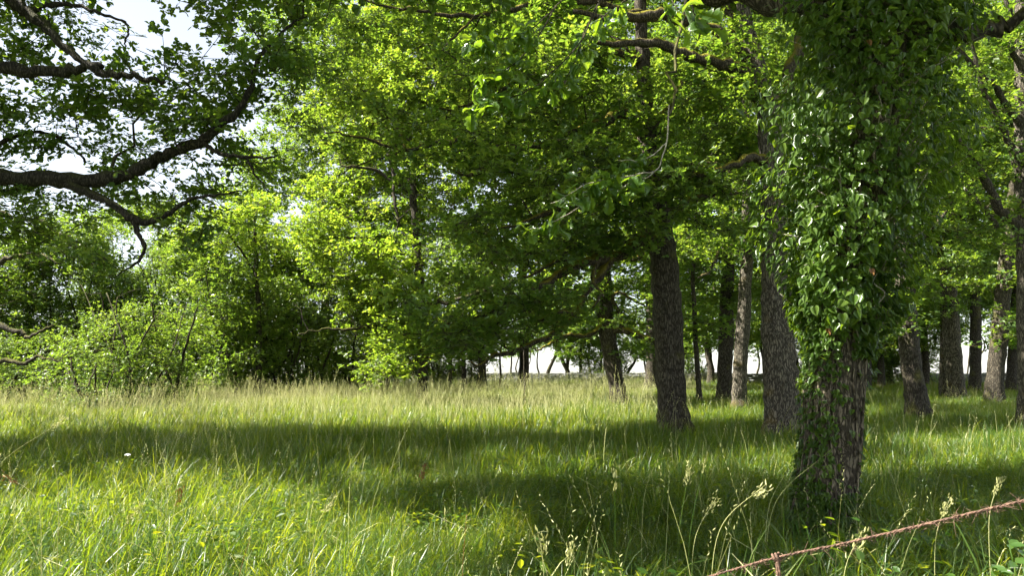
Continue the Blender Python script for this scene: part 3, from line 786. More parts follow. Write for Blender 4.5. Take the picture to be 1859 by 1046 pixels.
tree('oak_tree', 'oak with thick dark ivy on its leaning trunk behind the low mossy limb',
     [(1128, 740, 28, .30), (1122, 710, 28, .28), (1108, 640, 28, .28), (1099, 570, 28, .28), (1098, 500, 28, .25), (1090, 400, 28, .2), (1085, 250, 28, .14), (1080, 50, 28, .09)],
     [[(1102, 600, 28, .13), (1140, 602, 27.6, .12), (1165, 612, 27.2, .11), (1195, 620, 27, .06)],
      [(1130, 600, 27.8, .09), (1125, 570, 27.5, .08), (1112, 545, 27.2, .06), (1120, 530, 27, .05), (1150, 545, 26.8, .05), (1178, 560, 26.6, .03)],
      [(1098, 590, 28, .09), (1065, 610, 27.5, .08), (1030, 608, 27.2, .065), (1005, 620, 27, .05), (980, 634, 26.8, .035), (960, 630, 26.7, .02)],
      [(1095, 470, 28, .12), (1150, 470, 27, .09), (1210, 440, 26.5, .05)],
      [(1092, 430, 28, .12), (1030, 450, 27, .08), (970, 480, 26.5, .04)]],
     [E(1060, 560, 27.5, 75, 45, 2.0), E(1150, 560, 27.5, 60, 55, 2.0), E(1080, 430, 28, 130, 80, 3.2), E(1060, 250, 28.5, 150, 130, 3.5), E(1155, 635, 27.2, 30, 16, 1), E(1000, 520, 27, 60, 40, 2), E(1098, 540, 27.9, 18, 80, .4)],
     dens=1.2, clumps=8, seed=12, bark='bark', cspread=.42, csize=1.1, limb_bark='bark_moss')

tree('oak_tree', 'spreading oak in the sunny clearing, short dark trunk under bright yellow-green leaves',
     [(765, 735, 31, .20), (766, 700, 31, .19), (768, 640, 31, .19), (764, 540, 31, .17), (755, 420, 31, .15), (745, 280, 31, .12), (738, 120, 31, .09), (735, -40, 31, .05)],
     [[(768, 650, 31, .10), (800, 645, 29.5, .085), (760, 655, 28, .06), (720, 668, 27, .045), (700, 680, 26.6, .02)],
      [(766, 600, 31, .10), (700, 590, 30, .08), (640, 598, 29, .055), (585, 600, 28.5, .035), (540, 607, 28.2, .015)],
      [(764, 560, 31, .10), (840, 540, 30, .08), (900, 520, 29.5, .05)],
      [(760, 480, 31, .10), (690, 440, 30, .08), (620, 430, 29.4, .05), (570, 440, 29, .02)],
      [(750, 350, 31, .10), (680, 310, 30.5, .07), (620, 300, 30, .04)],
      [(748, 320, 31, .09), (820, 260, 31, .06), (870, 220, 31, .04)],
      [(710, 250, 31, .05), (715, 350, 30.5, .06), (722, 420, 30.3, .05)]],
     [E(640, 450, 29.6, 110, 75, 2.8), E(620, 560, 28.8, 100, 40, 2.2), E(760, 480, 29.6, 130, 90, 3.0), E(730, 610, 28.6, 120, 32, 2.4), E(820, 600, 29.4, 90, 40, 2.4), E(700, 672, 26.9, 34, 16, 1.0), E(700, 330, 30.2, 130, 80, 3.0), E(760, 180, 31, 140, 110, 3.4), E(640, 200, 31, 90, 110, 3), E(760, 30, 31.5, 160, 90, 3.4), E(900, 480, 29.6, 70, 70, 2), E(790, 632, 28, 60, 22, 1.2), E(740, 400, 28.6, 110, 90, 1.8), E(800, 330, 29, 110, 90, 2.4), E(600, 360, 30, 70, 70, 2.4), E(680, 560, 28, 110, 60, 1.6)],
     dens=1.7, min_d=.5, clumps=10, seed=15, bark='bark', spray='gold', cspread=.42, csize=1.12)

tree('oak_tree', 'slender oak with sunlit pale trunk and orange moss streak, between two dark trunks',
     [(1340, 745, 25.6, .225), (1341, 700, 25.6, .22), (1346, 620, 25.6, .22), (1353, 520, 25.6, .2), (1356, 420, 25.6, .17), (1355, 300, 25.6, .14), (1350, 150, 25.6, .1), (1345, -30, 25.6, .06)],
     [[(1356, 440, 25.6, .09), (1310, 455, 25, .06), (1290, 490, 24.8, .05), (1268, 505, 24.6, .03)],
      [(1355, 340, 25.6, .10), (1300, 300, 25, .07), (1240, 290, 24.6, .03)],
      [(1355, 300, 25.6, .10), (1400, 250, 25, .07)]],
     [E(1300, 300, 25.4, 110, 90, 2.8), E(1290, 420, 25.2, 70, 60, 2.2), E(1340, 130, 25.6, 140, 110, 3.2), E(1360, 420, 25.2, 60, 50, 2)],
     dens=1.1, clumps=7, seed=18, bark='bark_pale', cspread=.42, csize=1.1)

tree('oak_tree', 'dark straight oak trunk just behind the slender sunlit one',
     [(1314, 715, 34, .31), (1315, 690, 34, .30), (1318, 600, 34, .3), (1321, 500, 34, .27), (1322, 380, 34, .22), (1318, 250, 34, .16), (1315, 60, 34, .1)],
     [[(1321, 480, 34, .1), (1270, 440, 33, .07), (1230, 430, 32.6, .03)]],
     [E(1290, 400, 34, 110, 90, 3.5), E(1310, 200, 34.5, 170, 130, 4), E(1250, 540, 33.5, 60, 40, 2.5), E(1340, 560, 34, 50, 35, 2)],
     dens=.85, clumps=8, seed=22, bark='bark', spray='far', cspread=.5)

tree('young_oak_tree', 'thin dark sapling trunk right of the thickest oak',
     [(1268, 715, 31, .11), (1267, 690, 31, .10), (1262, 600, 31, .09), (1258, 500, 31, .08), (1264, 400, 31, .06), (1262, 300, 31, .04)],
     [], [E(1255, 470, 31, 50, 60, 1.6), E(1262, 350, 31, 60, 80, 2), E(1270, 600, 31, 35, 22, 1.2)], dens=1.0, clumps=6, seed=25, spray='far', cspread=.42)

tree('oak_tree', 'leaning oak trunk lit along one edge, right beside the ivy-clad oak',
     [(1666, 755, 22, .28), (1662, 725, 22, .27), (1652, 650, 22, .265), (1644, 560, 22, .26), (1640, 470, 22, .23), (1636, 360, 22, .2), (1630, 200, 22, .15), (1625, 0, 22, .09)],
     [[(1640, 470, 22, .1), (1600, 440, 21.6, .06), (1580, 400, 21.4, .03)], [(1640, 450, 22, .1), (1690, 420, 21.8, .07), (1720, 380, 21.6, .03)]],
     [E(1640, 350, 22, 110, 80, 2.6), E(1650, 180, 22.4, 130, 110, 3.2), E(1600, 560, 22.2, 40, 40, 1.5), E(1690, 500, 22.2, 50, 40, 1.8)],
     dens=1.1, clumps=7, seed=28, cspread=.4, csize=1.05)

tree('oak_tree', 'forked oak of three close stems with a split pale limb, beyond the leaning trunk', None,
     [[(1728, 470, 34, .16), (1715, 430, 33.8, .13), (1706, 380, 33.6, .1), (1690, 300, 33.4, .06)], [(1735, 500, 34, .14), (1740, 430, 34, .11), (1750, 340, 34.2, .07)], [(1738, 520, 34, .09), (1780, 500, 33.6, .06), (1810, 490, 33.4, .03)]],
     [E(1720, 400, 34, 100, 70, 3), E(1740, 250, 34, 120, 110, 3.5), E(1700, 560, 34, 60, 35, 2), E(1740, 130, 34.5, 150, 100, 4)],
     stems=[[(1742, 722, 34, .27), (1738, 690, 34, .26), (1732, 600, 34, .24), (1727, 500, 34, .22), (1728, 400, 34, .17), (1735, 220, 34, .10)],
            [(1726, 724, 34.2, .2), (1724, 690, 34.2, .2), (1720, 600, 34.2, .2), (1716, 520, 34.2, .17), (1700, 400, 34.2, .1)],
            [(1712, 716, 34.6, .16), (1712, 680, 34.6, .15), (1713, 590, 34.6, .14), (1712, 500, 34.6, .1)]],
     dens=.9, clumps=8, seed=31, spray='far', bark='bark_pale', cspread=.5)

tree('oak_tree', 'dark oak trunk leaning away at the grove edge, before the bright gap',
     [(1802, 728, 30, .33), (1804, 700, 30, .31), (1812, 620, 30, .29), (1822, 520, 30, .26), (1835, 400, 30, .22), (1850, 250, 30, .16), (1860, 50, 30, .1)],
     [[(1830, 450, 30, .12), (1790, 380, 29, .08), (1750, 340, 28.6, .04)], [(1838, 380, 30, .1), (1880, 320, 29.6, .06)]],
     [E(1820, 480, 30, 80, 60, 2.6), E(1810, 330, 30, 120, 80, 3.2), E(1830, 150, 30.5, 150, 110, 3.6), E(1835, 600, 29.6, 40, 30, 1.6)],
     dens=.95, clumps=8, seed=34, spray='oak', cspread=.46, csize=1.2)

tree('oak_tree', 'orange-barked oak standing at the frame edge with steep limbs rising towards the ivy',
     [(1866, 740, 19, .20), (1866, 700, 19, .19), (1863, 560, 19, .19), (1860, 400, 19, .19), (1857, 250, 19, .18), (1856, 100, 19, .16), (1856, -80, 19, .12), (1850, -300, 19, .06)],
     [[(1860, 420, 19, .13), (1822, 390, 18.6, .11), (1790, 330, 18.3, .09), (1762, 280, 18, .075), (1735, 250, 17.8, .05)],
      [(1858, 330, 19, .11), (1830, 250, 18.8, .085), (1800, 190, 18.6, .07), (1775, 130, 18.4, .055), (1760, 50, 18.2, .03)],
      [(1858, 240, 19, .10), (1815, 170, 18.6, .08), (1760, 110, 18.2, .06), (1725, 70, 18, .04)],
      [(1857, 150, 19, .08), (1835, 60, 18.6, .06), (1820, -60, 18.4, .03)]],
     [E(1800, 130, 18.4, 100, 100, 2.2), E(1800, 300, 18.6, 80, 60, 1.8), E(1830, 420, 18.8, 60, 50, 1.4), E(1800, -100, 18.6, 260, 120, 3.6)],
     dens=1.1, clumps=6, seed=37, bark='bark_pale', limb_bark='bark', cspread=.36)

tree('oak_tree', 'shaded oak off the open side, low drooping limbs hanging near the hedge',
     [(-210, 760, 21, .30), (-205, 650, 21, .29), (-195, 500, 21, .27), (-185, 350, 21, .23), (-170, 150, 21, .17), (-160, -60, 21, .1)],
     [[(-195, 540, 21, .13), (-90, 575, 20.6, .09), (0, 592, 20.4, .07), (38, 604, 20.3, .055), (52, 612, 20.3, .045), (75, 600, 20.2, .03), (100, 590, 20.2, .012)],
      [(-200, 620, 21, .13), (-90, 640, 20.4, .09), (0, 652, 20.2, .065), (40, 660, 20.1, .05), (80, 648, 20, .03), (115, 660, 20, .012)],
      [(-190, 480, 21, .13), (-80, 500, 20.6, .09), (10, 470, 20.4, .06), (60, 460, 20.3, .04), (110, 480, 20.2, .02)],
      [(-180, 350, 21, .12), (-60, 380, 21, .08), (60, 400, 21, .05), (150, 440, 21, .02)]],
     [E(20, 470, 20.6, 120, 50, 2.0), E(40, 560, 20.4, 90, 40, 1.6), E(40, 640, 20.2, 90, 28, 1.2), E(60, 400, 21, 150, 50, 2.4), E(-180, 200, 21, 200, 180, 4)],
     dens=1.1, clumps=7, seed=41, cspread=.38)

# hedge and thicket along the far edge of the clearing
def shrub(name, label, px, d, w_px, top, seed, spray='hedge', nst=6, dens=1.3, low=0.0, csize=1.0, clumps=8, bark='twig', vols=None, depth=None, group='bushes of the hedge behind the clearing', lean=0):
    rs = np.random.default_rng(seed)
    base_y = HORIZON + F_PX * (1.55 - float(gz((px - CX) / F_PX * d, d))) / d
    st = []
    for i in range(nst):
        o = rs.uniform(-.35, .35) * w_px; tx = px + lean * w_px + rs.uniform(-.75, .75) * w_px; ty = top + rs.uniform(.05, .35) * (base_y - top)
        dd = d + rs.uniform(-.6, .6); r = rs.uniform(.035, .075)
        st.append([(px + o, base_y, dd, r), (px + o * 1.1 + rs.normal(0, 3), base_y * .8 + ty * .2, dd, r * .9), ((px + o) * .5 + tx * .5 + rs.normal(0, w_px * .08), (base_y + ty) / 2, dd + rs.normal(0, .4), r * .7), (tx, ty, dd + rs.normal(0, .8), r * .3)])
    h = (base_y - top)
    if vols is None:
        dp = depth or w_px * d / F_PX * .8
        vols = [E(px + lean * w_px * .5, top + h * .38, d, w_px * 1.0, h * .38, dp), E(px - w_px * .2, base_y - h * .28, d - .5, w_px * .95, h * .27, dp), E(px + lean * w_px + w_px * .3, top + h * .22, d, w_px * .6, h * .2, dp)]
    return tree(name, label, None, [], vols, stems=st, dens=dens * 1.7, spray=spray, clumps=clumps, cspread=.42, csize=csize, seed=seed, bark=bark, cat='shrub' if 'shrub' in name or 'bush' in name else 'tree', group=group, sides=7, min_d=.55)

shrub('hazel_shrub', 'broad pale yellow-green bush bulging into the clearing', 215, 27, 110, 500, 51, dens=1.5)
shrub('hazel_shrub', 'low light-green bush at the foot of the broad pale bush', 165, 25, 75, 640, 52, dens=2.2, nst=5)
shrub('hawthorn_shrub', 'small fork-stemmed bush beside the broad pale one, thin dark stem showing', 300, 28.5, 80, 520, 53, dens=1.4, nst=4)
shrub('hawthorn_shrub', 'dark dense bush in the middle of the hedge, below the hanging limb', 400, 33, 85, 470, 54, spray='farhedge', dens=1.1)
shrub('hawthorn_shrub', 'deep green bush between the hedge middle and the spreading oak', 500, 35, 85, 500, 55, spray='farhedge', dens=1.1, nst=8)
shrub('thicket_tree', 'tall rounded hedge tree with its top in the sky gap', 440, 38, 100, 380, 56, spray='farhedge', dens=.8, nst=4)
shrub('thicket_tree', 'tall hedge tree at the end of the hedge beside the spreading oak', 555, 39, 90, 395, 57, spray='farhedge', dens=.8, nst=5)
shrub('thicket_tree', 'sunlit hedge tree rising behind the broad pale bush', 320, 37, 100, 400, 58, spray='farhedge', dens=.8, nst=4)
shrub('thicket_tree', 'hazy tall hedge tree nearest the shaded side of the clearing', 120, 36, 130, 380, 59, spray='farhedge', dens=.8, nst=4)
shrub('thicket_tree', 'dim hedge tree in the shaded corner behind drooping limbs', -20, 34, 110, 420, 60, spray='farhedge', dens=.8, nst=4)
shrub('thicket_tree', 'pale top of a tall thicket tree between the hanging limb and the spreading oak', 250, 44, 110, 350, 62, spray='farhedge', dens=.55, nst=4)
shrub('hawthorn_shrub', 'low shaded bush in the corner beneath the drooping limbs', 25, 29, 90, 600, 61, spray='hedge', dens=1.3, nst=5)

def pole_tree(px, d, r, top, label, seed, lean=0.0, crown=True, low=None, name='slim_tree', spray='far', w=55, dens=.8):
    rs = np.random.default_rng(seed)
    by = HORIZON + F_PX * (1.55 - float(gz((px - CX) / F_PX * d, d))) / d
    rows = []
    for k, f in enumerate((0, .15, .4, .7, 1.0)):
        rows.append((px + lean * f * (by - top) + (rs.normal(0, 5) if k else 0), by + (top - by) * f, d + rs.normal(0, .1), r * (1 - .65 * f)))
    low = low if low is not None else by - 60
    vols = [E(px + lean * (by - top) * .7, (top + low) / 2 - 10, d, w, max(18, (low - top) / 2), w * d / F_PX)] if crown else []
    return tree(name, label, rows, [], vols, dens=dens, clumps=8, spray=spray, cspread=.55, csize=1.15, seed=seed, sides=8, group='slim trees along the far edge', min_d=.8)

# slim stems in the shaded thicket behind the spreading oak
for i, (px, d, r, top, lean, lab) in enumerate([
        (598, 40, .07, 480, -.25, 'thin leaning stem at the dark hedge end, tilted towards the clearing'),
        (632, 41, .06, 470, .12, 'thin upright stem in the dark thicket behind the low oak branches'),
        (655, 40, .08, 460, .3, 'thin stem slanting towards the short-trunked oak in the dark thicket'),
        (700, 42, .10, 450, .05, 'dark straight stem in the thicket before the short-trunked oak'),
        (815, 43, .13, 440, .03, 'dark stem right after the short-trunked oak'),
        (842, 44, .14, 430, -.05, 'second dark stem after the short-trunked oak'),
        (862, 43, .16, 440, .04, 'thickest dark stem of the cluster right of the short-trunked oak'),
        (882, 45, .10, 450, .02, 'slim stem at the edge of the bright sky gap'),
        (902, 46, .07, 520, .15, 'wispy stem standing in the bright sky gap')]):
    pole_tree(px, d, r, top, lab, 70 + i, lean, low=650, spray='farhedge', w=60)
for i, (px, d, w, top, lab) in enumerate([
        (610, 43, 75, 560, 'dark understory bush at the hedge end below the lit oak branches'),
        (690, 45, 80, 555, 'dark understory bush behind the short-trunked oak, hedge side'),
        (790, 47, 80, 570, 'dark understory bush right behind the short trunk'),
        (865, 48, 50, 600, 'dark understory bush at the rim of the bright sky gap'),
        (1500, 58, 60, 600, 'far bush seen just left of the ivied trunk foot'),
        (1600, 60, 70, 590, 'far bush between the ivied trunk and the leaning oak'),
        (1675, 62, 45, 610, 'far bush between the leaning oak and the forked oak'),
        (1260, 70, 40, 640, 'far low bush beyond the wall behind the thin sapling trunk'),
        (1110, 70, 60, 640, 'far low bush beyond the wall behind the ivied leaning oak')]):
    shrub('thicket_shrub', lab, px, d, w, top, 90 + i, spray='farhedge', dens=.75, nst=7)
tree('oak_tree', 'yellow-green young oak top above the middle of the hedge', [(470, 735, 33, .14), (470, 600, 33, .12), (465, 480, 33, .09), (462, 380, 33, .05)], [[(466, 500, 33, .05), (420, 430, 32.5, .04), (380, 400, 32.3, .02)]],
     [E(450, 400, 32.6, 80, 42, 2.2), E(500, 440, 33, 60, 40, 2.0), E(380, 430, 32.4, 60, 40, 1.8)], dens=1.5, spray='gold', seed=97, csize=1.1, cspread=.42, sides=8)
# young saplings in the meadow
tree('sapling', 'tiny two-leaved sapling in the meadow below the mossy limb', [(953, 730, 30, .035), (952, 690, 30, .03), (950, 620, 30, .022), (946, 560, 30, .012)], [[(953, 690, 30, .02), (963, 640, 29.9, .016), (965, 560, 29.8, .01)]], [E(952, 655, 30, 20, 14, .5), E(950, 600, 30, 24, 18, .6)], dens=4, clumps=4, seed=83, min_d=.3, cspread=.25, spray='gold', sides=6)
# trees beyond the wall
for i, (px, d, r, top, lean, w, lab) in enumerate([
        (925, 72, .10, 560, .02, 40, 'faint slim tree just past the sky gap beyond the wall'),
        (1003, 70, .18, 540, .05, 55, 'twisted tree beyond the wall left of a tight trio'),
        (1022, 71, .22, 530, -.02, 55, 'first of the trio of dark trunks beyond the wall'),
        (1035, 73, .20, 535, .04, 50, 'middle of the trio of dark trunks beyond the wall'),
        (1048, 70, .16, 545, .10, 50, 'slanting last trunk of the trio beyond the wall'),
        (1068, 74, .12, 560, 0, 40, 'thin trunk beyond the wall left of the ivied leaning oak'),
        (1090, 72, .12, 550, .03, 45, 'thin trunk beyond the wall half behind the ivied leaning oak'),
        (1145, 71, .14, 560, .02, 45, 'small tree beyond the wall right of the ivied leaning oak'),
        (1290, 60, .30, 480, .01, 90, 'broad trunk far behind, left of the dark straight oak'),
        (1440, 58, .22, 450, .02, 90, 'far trunk showing between the stout pale oak and the ivy'),
        (1600, 55, .25, 420, -.03, 100, 'far dark trunk right of the ivied trunk'),
        (1618, 62, .25, 420, .03, 90, 'far pale trunk half hidden by the leaning oak'),
        (1675, 56, .30, 420, .01, 100, 'far trunk between the leaning oak and the forked oak'),
        (1775, 72, .12, 600, .0, 45, 'small tree low in the bright gap at the grove edge'),
        (1835, 48, .30, 380, .02, 100, 'far trunk behind the grove-edge oak'),
        (1240, 66, .16, 520, .02, 80, 'far slim tree right behind the thickest oak'),
        (1390, 68, .14, 500, .0, 90, 'far slim tree left of the stout pale oak'),
        (1850, 62, .26, 380, -.03, 100, 'farthest trunk at the frame edge'),
        (945, 76, .09, 600, .03, 34, 'wispy far tree in the middle of the bright sky gap'),
        (978, 78, .10, 590, -.03, 34, 'wispy far tree right of the sapling in the sky gap'),
        (1172, 75, .12, 580, .03, 45, 'far thin tree against white sky, left of the thickest trunk'),
        (1255, 74, .10, 590, -.02, 40, 'far thin tree against white sky beside the sapling trunk'),
        (1372, 76, .12, 580, .02, 40, 'far thin tree in the narrow white gap beside the stout oak'),
        (1755, 78, .10, 590, .03, 30, 'far wispy tree in the white gap past the forked oak')]):
    pole_tree(px, d, r, top, lab, 100 + i, lean, low=668 if px < 1200 else 655, w=w, dens=.55)
# tall oaks closing the view behind the grove
for i, (px, d, vols, lab) in enumerate([
        (1180, 44, [E(1170, 480, 44, 120, 80, 4), E(1180, 300, 45, 150, 120, 5), E(1150, 120, 46, 180, 110, 5)], 'tall oak far behind the thickest trunk'),
        (1470, 42, [E(1450, 500, 42, 110, 80, 4), E(1480, 300, 43, 170, 130, 5), E(1480, 100, 44, 200, 110, 5)], 'tall oak far behind the ivy-clad oak'),
        (1570, 46, [E(1580, 540, 46, 120, 60, 4), E(1590, 330, 46, 170, 120, 5)], 'second tall oak far behind the ivy-clad oak'),
        (1770, 45, [E(1770, 440, 45, 130, 90, 4), E(1780, 250, 46, 170, 110, 5), E(1790, 80, 46, 200, 100, 5)], 'tall oak far behind the grove-edge trunks'),
        (950, 48, [E(940, 420, 48, 130, 100, 4), E(740, 400, 48, 130, 90, 3.5), E(690, 300, 49, 110, 80, 3.5), E(930, 230, 49, 150, 110, 5), E(920, 80, 49, 160, 80, 5)], 'tall oak far behind the spreading clearing oak'),
        (590, 52, [E(600, 180, 52, 110, 110, 4), E(560, 60, 52, 110, 80, 4), E(530, 300, 52, 90, 70, 4), E(470, 340, 50, 80, 50, 4)], 'tall oak far behind the hedge end')]):
    by = HORIZON + F_PX * (1.55 - float(gz((px - CX) / F_PX * d, d))) / d
    top = min(v[0][2] for v in vols)
    tree('oak_tree', lab, [(px, by, d, .34), (px + 2, by - 60, d, .3), (px, 500, d, .26), (px - 6, 300, d, .18), (px, 60, d, .08)], [], vols, dens=.46, clumps=9, spray='far', cspread=.62, csize=1.25, seed=140 + i, sides=10, group='tall oaks closing the view', min_d=.9)

# ------------------------------------------------------------------ dry stone wall at the far edge
def stone_wall():
    root = empty('dry_stone_wall', (14, 65.5, float(gz(14, 65.5))), 'low dark dry stone wall along the far edge of the grove', 'wall')
    rs = np.random.default_rng(5); mb = MB()
    cube = np.array([(x, y, z) for x in (-1, 1) for y in (-1, 1) for z in (-1, 1)], float)
    q = np.array([(0, 1, 3, 2), (4, 6, 7, 5), (0, 4, 5, 1), (2, 3, 7, 6), (0, 2, 6, 4), (1, 5, 7, 3)])
    for course in range(6):
        x = -6.0
        while x < 48:
            w = rs.uniform(.22, .55); h = .09 * rs.uniform(.8, 1.2)
            y = 65.5 + rs.normal(0, .03)
            c = np.array([x + w / 2, y, float(gz(x, y)) + .10 + course * .18 + rs.normal(0, .012)])
            v = cube * np.array([w / 2 * .96, .22 * rs.uniform(.85, 1.1), h]) * rs.uniform(.86, 1.08, (8, 3))
            mb.add(c + v, [q]); x += w
    o = mb.build('stone', [M['stone']], root, root.location, False)
    o['kind'] = 'stuff'
stone_wall()

# ------------------------------------------------------------------ the near oak wrapped in ivy
IVY_ROWS = np.array([  # photo row, axis, left edge, right edge (photo pixels at 6.8 m)
    (1000, 1494, 1440, 1550), (930, 1496, 1440, 1550), (800, 1508, 1452, 1556), (720, 1512, 1458, 1568), (670, 1515, 1462, 1578), (620, 1520, 1452, 1594), (560, 1526, 1425, 1640),
    (480, 1540, 1404, 1664), (400, 1555, 1390, 1700), (300, 1575, 1384, 1742), (200, 1590, 1402, 1760), (100, 1600, 1425, 1756), (0, 1610, 1440, 1752), (-120, 1620, 1450, 1756), (-260, 1628, 1470, 1750)], float)
D_IVY = 6.8
ivy_h = np.array([P(CX, r[0], D_IVY)[2] for r in IVY_ROWS])
kpx = np.array([P(CX + 100, r[0], D_IVY)[0] / 100 for r in IVY_ROWS])
ivy_axis = np.array([(r[1] - CX) * k for r, k in zip(IVY_ROWS, kpx)])
ivy_L = (IVY_ROWS[:, 1] - IVY_ROWS[:, 2]) * kpx
ivy_R = (IVY_ROWS[:, 3] - IVY_ROWS[:, 1]) * kpx
def axis_x(h): return np.interp(h, ivy_h, ivy_axis)
def trunk_r(h):
    g = 0.09
    return .215 + .09 * np.exp(-np.maximum(h - g, 0) / .35) - .012 * np.maximum(h - 3, 0)

near_base = np.array([float(axis_x(0.1)), D_IVY, float(gz(axis_x(0.1), D_IVY))])
near_oak = empty('oak_tree', near_base, 'nearest oak with furrowed brown trunk wrapped in thick ivy', 'tree')
def near_trunk():
    mb = MB(); hs = np.arange(-.1, 9.0, .022); sides = 120
    ang = np.linspace(0, 2 * np.pi, sides, endpoint=False)
    v = np.zeros((len(hs), sides, 3))
    for i, h in enumerate(hs):
        r = max(.06, float(trunk_r(h)) if h < 5 else .19 - .03 * (h - 5))
        ax = float(axis_x(h)) if h < 5 else float(axis_x(5)) + .05 * (h - 5)
        for j, a in enumerate(ang):
            if h < 2.6:
                c, s = math.cos(a), math.sin(a)
                n1 = noise.noise(Vector((c * 2.6, s * 2.6, h * 1.1)))
                wv = noise.noise(Vector((c * 6, s * 6, h * 3.2)))
                # bark plates: ridges that run up the trunk and split
                ridge = abs(math.sin(a * 13 + 2.2 * wv + 1.6 * noise.noise(Vector((c * 3, s * 3, h * 5))))) ** .6
                plate = abs(noise.noise(Vector((c * 9, s * 9, h * 9 + 5))))
                rr = r * (1 + .07 * n1) + .022 * ridge - .022 * max(0, .25 - plate) * 2 + .006 * noise.noise(Vector((c * 30, s * 30, h * 26)))
            else: rr = r
            v[i, j] = (ax + rr * math.cos(a), D_IVY + rr * math.sin(a), h)
    i = np.arange(len(hs) - 1)[:, None] * sides; j = np.arange(sides)[None]; k = (j + 1) % sides
    mb.add(v.reshape(-1, 3), [np.stack([i + j, i + k, i + sides + k, i + sides + j], -1).reshape(-1, 4)])
    mb.build('trunk', [M['bark_near']], near_oak, near_base)
near_trunk()

def near_crown():
    """limbs and leaf roof of the near oak, mostly above the frame, spread unseen to shade the front grass"""
    rs = np.random.default_rng(77)
    limbs = [np.array([(2.9, 6.8, 4.9, .13), (1.6, 7.7, 5.6, .11), (.2, 8.1, 6.0, .09), (-1.4, 8.0, 6.3, .07), (-3.0, 7.8, 6.5, .05), (-4.6, 7.6, 6.6, .035), (-5.6, 7.6, 6.5, .02)]),
             np.array([(3.0, 6.8, 4.55, .11), (3.5, 6.75, 4.62, .10), (4.05, 6.7, 4.62, .085), (4.5, 6.6, 4.7, .05), (5.2, 6.3, 5.0, .02)]),
             np.array([(3.0, 6.8, 5.6, .12), (2.2, 5.4, 6.4, .09), (.6, 4.7, 6.6, .07), (-1.4, 4.8, 6.6, .05), (-3.6, 5.0, 6.5, .03), (-5.0, 5.2, 6.3, .015)]),
             np.array([(3.05, 6.8, 6.2, .12), (3.8, 8.4, 6.9, .08), (4.6, 9.8, 7.2, .04)]),
             np.array([(3.1, 6.8, 6.6, .11), (4.6, 6.0, 7.4, .08), (6.4, 5.4, 7.7, .04)]),
             np.array([(3.2, 6.8, 7.4, .12), (3.0, 5.0, 8.6, .09), (2.4, 2.8, 9.2, .06), (1.6, .6, 9.4, .03)]),
             np.array([(3.0, 5.0, 8.6, .07), (1.0, 3.8, 9.0, .05), (-1.4, 3.0, 9.2, .025)]),
             np.array([(1.6, 7.7, 5.6, .03), (1.4, 6.0, 5.2, .02), (1.2, 5.2, 4.35, .014), (.6, 4.9, 4.0, .010)]),
             np.array([(1.6, 7.7, 5.6, .03), (1.45, 6.2, 4.9, .018), (1.2, 5.5, 3.9, .011), (1.08, 5.3, 3.35, .008)])]
    for L in limbs:
        p = spline(L, 6); p = wobble(p, .03, rs)
        mb = MB(); mb.tube(p[:, :3], p[:, 3], 10); mb.build('limb', [M['bark']], near_oak, near_base)
    c = []  # unseen leaf masses placed to block sun and sky over the foreground
    for cen, r, n in (((-1.0, 8.1, 6.7), (3.6, 1.2, .7), 560), ((-4.3, 5.3, 6.6), (2.5, 1.5, .7), 620), ((-4.9, 7.8, 7.0), (2.8, 1.6, .8), 760), ((1.2, 5.4, 7.2), (3.0, 2.4, 1.0), 520), ((3.4, 7.0, 8.2), (3.4, 3.0, 1.6), 800), ((5.4, 6.4, 6.9), (2.2, 2.2, .9), 320), ((2.4, 2.6, 9.2), (5.2, 4.2, 1.4), 1300)):
        n = n // 3; v = rs.normal(size=(n, 3)); v /= np.linalg.norm(v, axis=1)[:, None]; v *= rs.uniform(0, 1, (n, 1)) ** (1 / 3)
        c.append(np.array(cen) + v * np.array(r))
    c = np.vstack(c); x, y = project(c)
    c = c[((y < -20) | (c[:, 2] > 7)) & ~in_shaft(c)]
    m = len(c)
    # thin wood that carries the sprays
    mb = MB(); allp = np.vstack([spline(L, 6)[:, :3] for L in limbs])
    for q in c:
        j = int(np.argmin(np.linalg.norm(allp - q, axis=1)))
        mb.tube([allp[j], (allp[j] + q) / 2 + rs.normal(0, .08, 3), q], [.014, .009, .004], 4)
    o = mb.build('branches', [M['twig']], near_oak, near_base); o['kind'] = 'stuff'
    turn = np.stack([rs.normal(0, .4, m), rs.normal(0, .4, m), rs.uniform(0, 6.283, m)], 1)
    o = scatter('crown', 'oak', CL['oak'], c, turn, rs.uniform(.8, 1.3, m), rs.integers(0, 5, m), near_oak, near_base)
    o['kind'] = 'stuff'
near_crown()

def leaf_part_meshes(prefix, profs, mat):
    out = []
    for i, pr in enumerate(profs):
        v = pr[0]
        out.append(mk_mesh(f'{prefix}_{i}', v, [f for f in pr[1]], [mat], None, True))
    return out

def place_leaf(mesh, pos, d, n, L, parent, base, name='leaf'):
    dd, ss, nn = rot_frames(np.array([d]), np.array([n]))
    dd, ss, nn = dd[0], ss[0], nn[0]
    o = bpy.data.objects.new(name, mesh); COL.objects.link(o)
    o.parent = parent
    p = pos - base
    m = Matrix(((dd[0] * L, ss[0] * L, nn[0] * L, p[0]), (dd[1] * L, ss[1] * L, nn[1] * L, p[1]), (dd[2] * L, ss[2] * L, nn[2] * L, p[2]), (0, 0, 0, 1)))
    o.matrix_basis = m
    return o

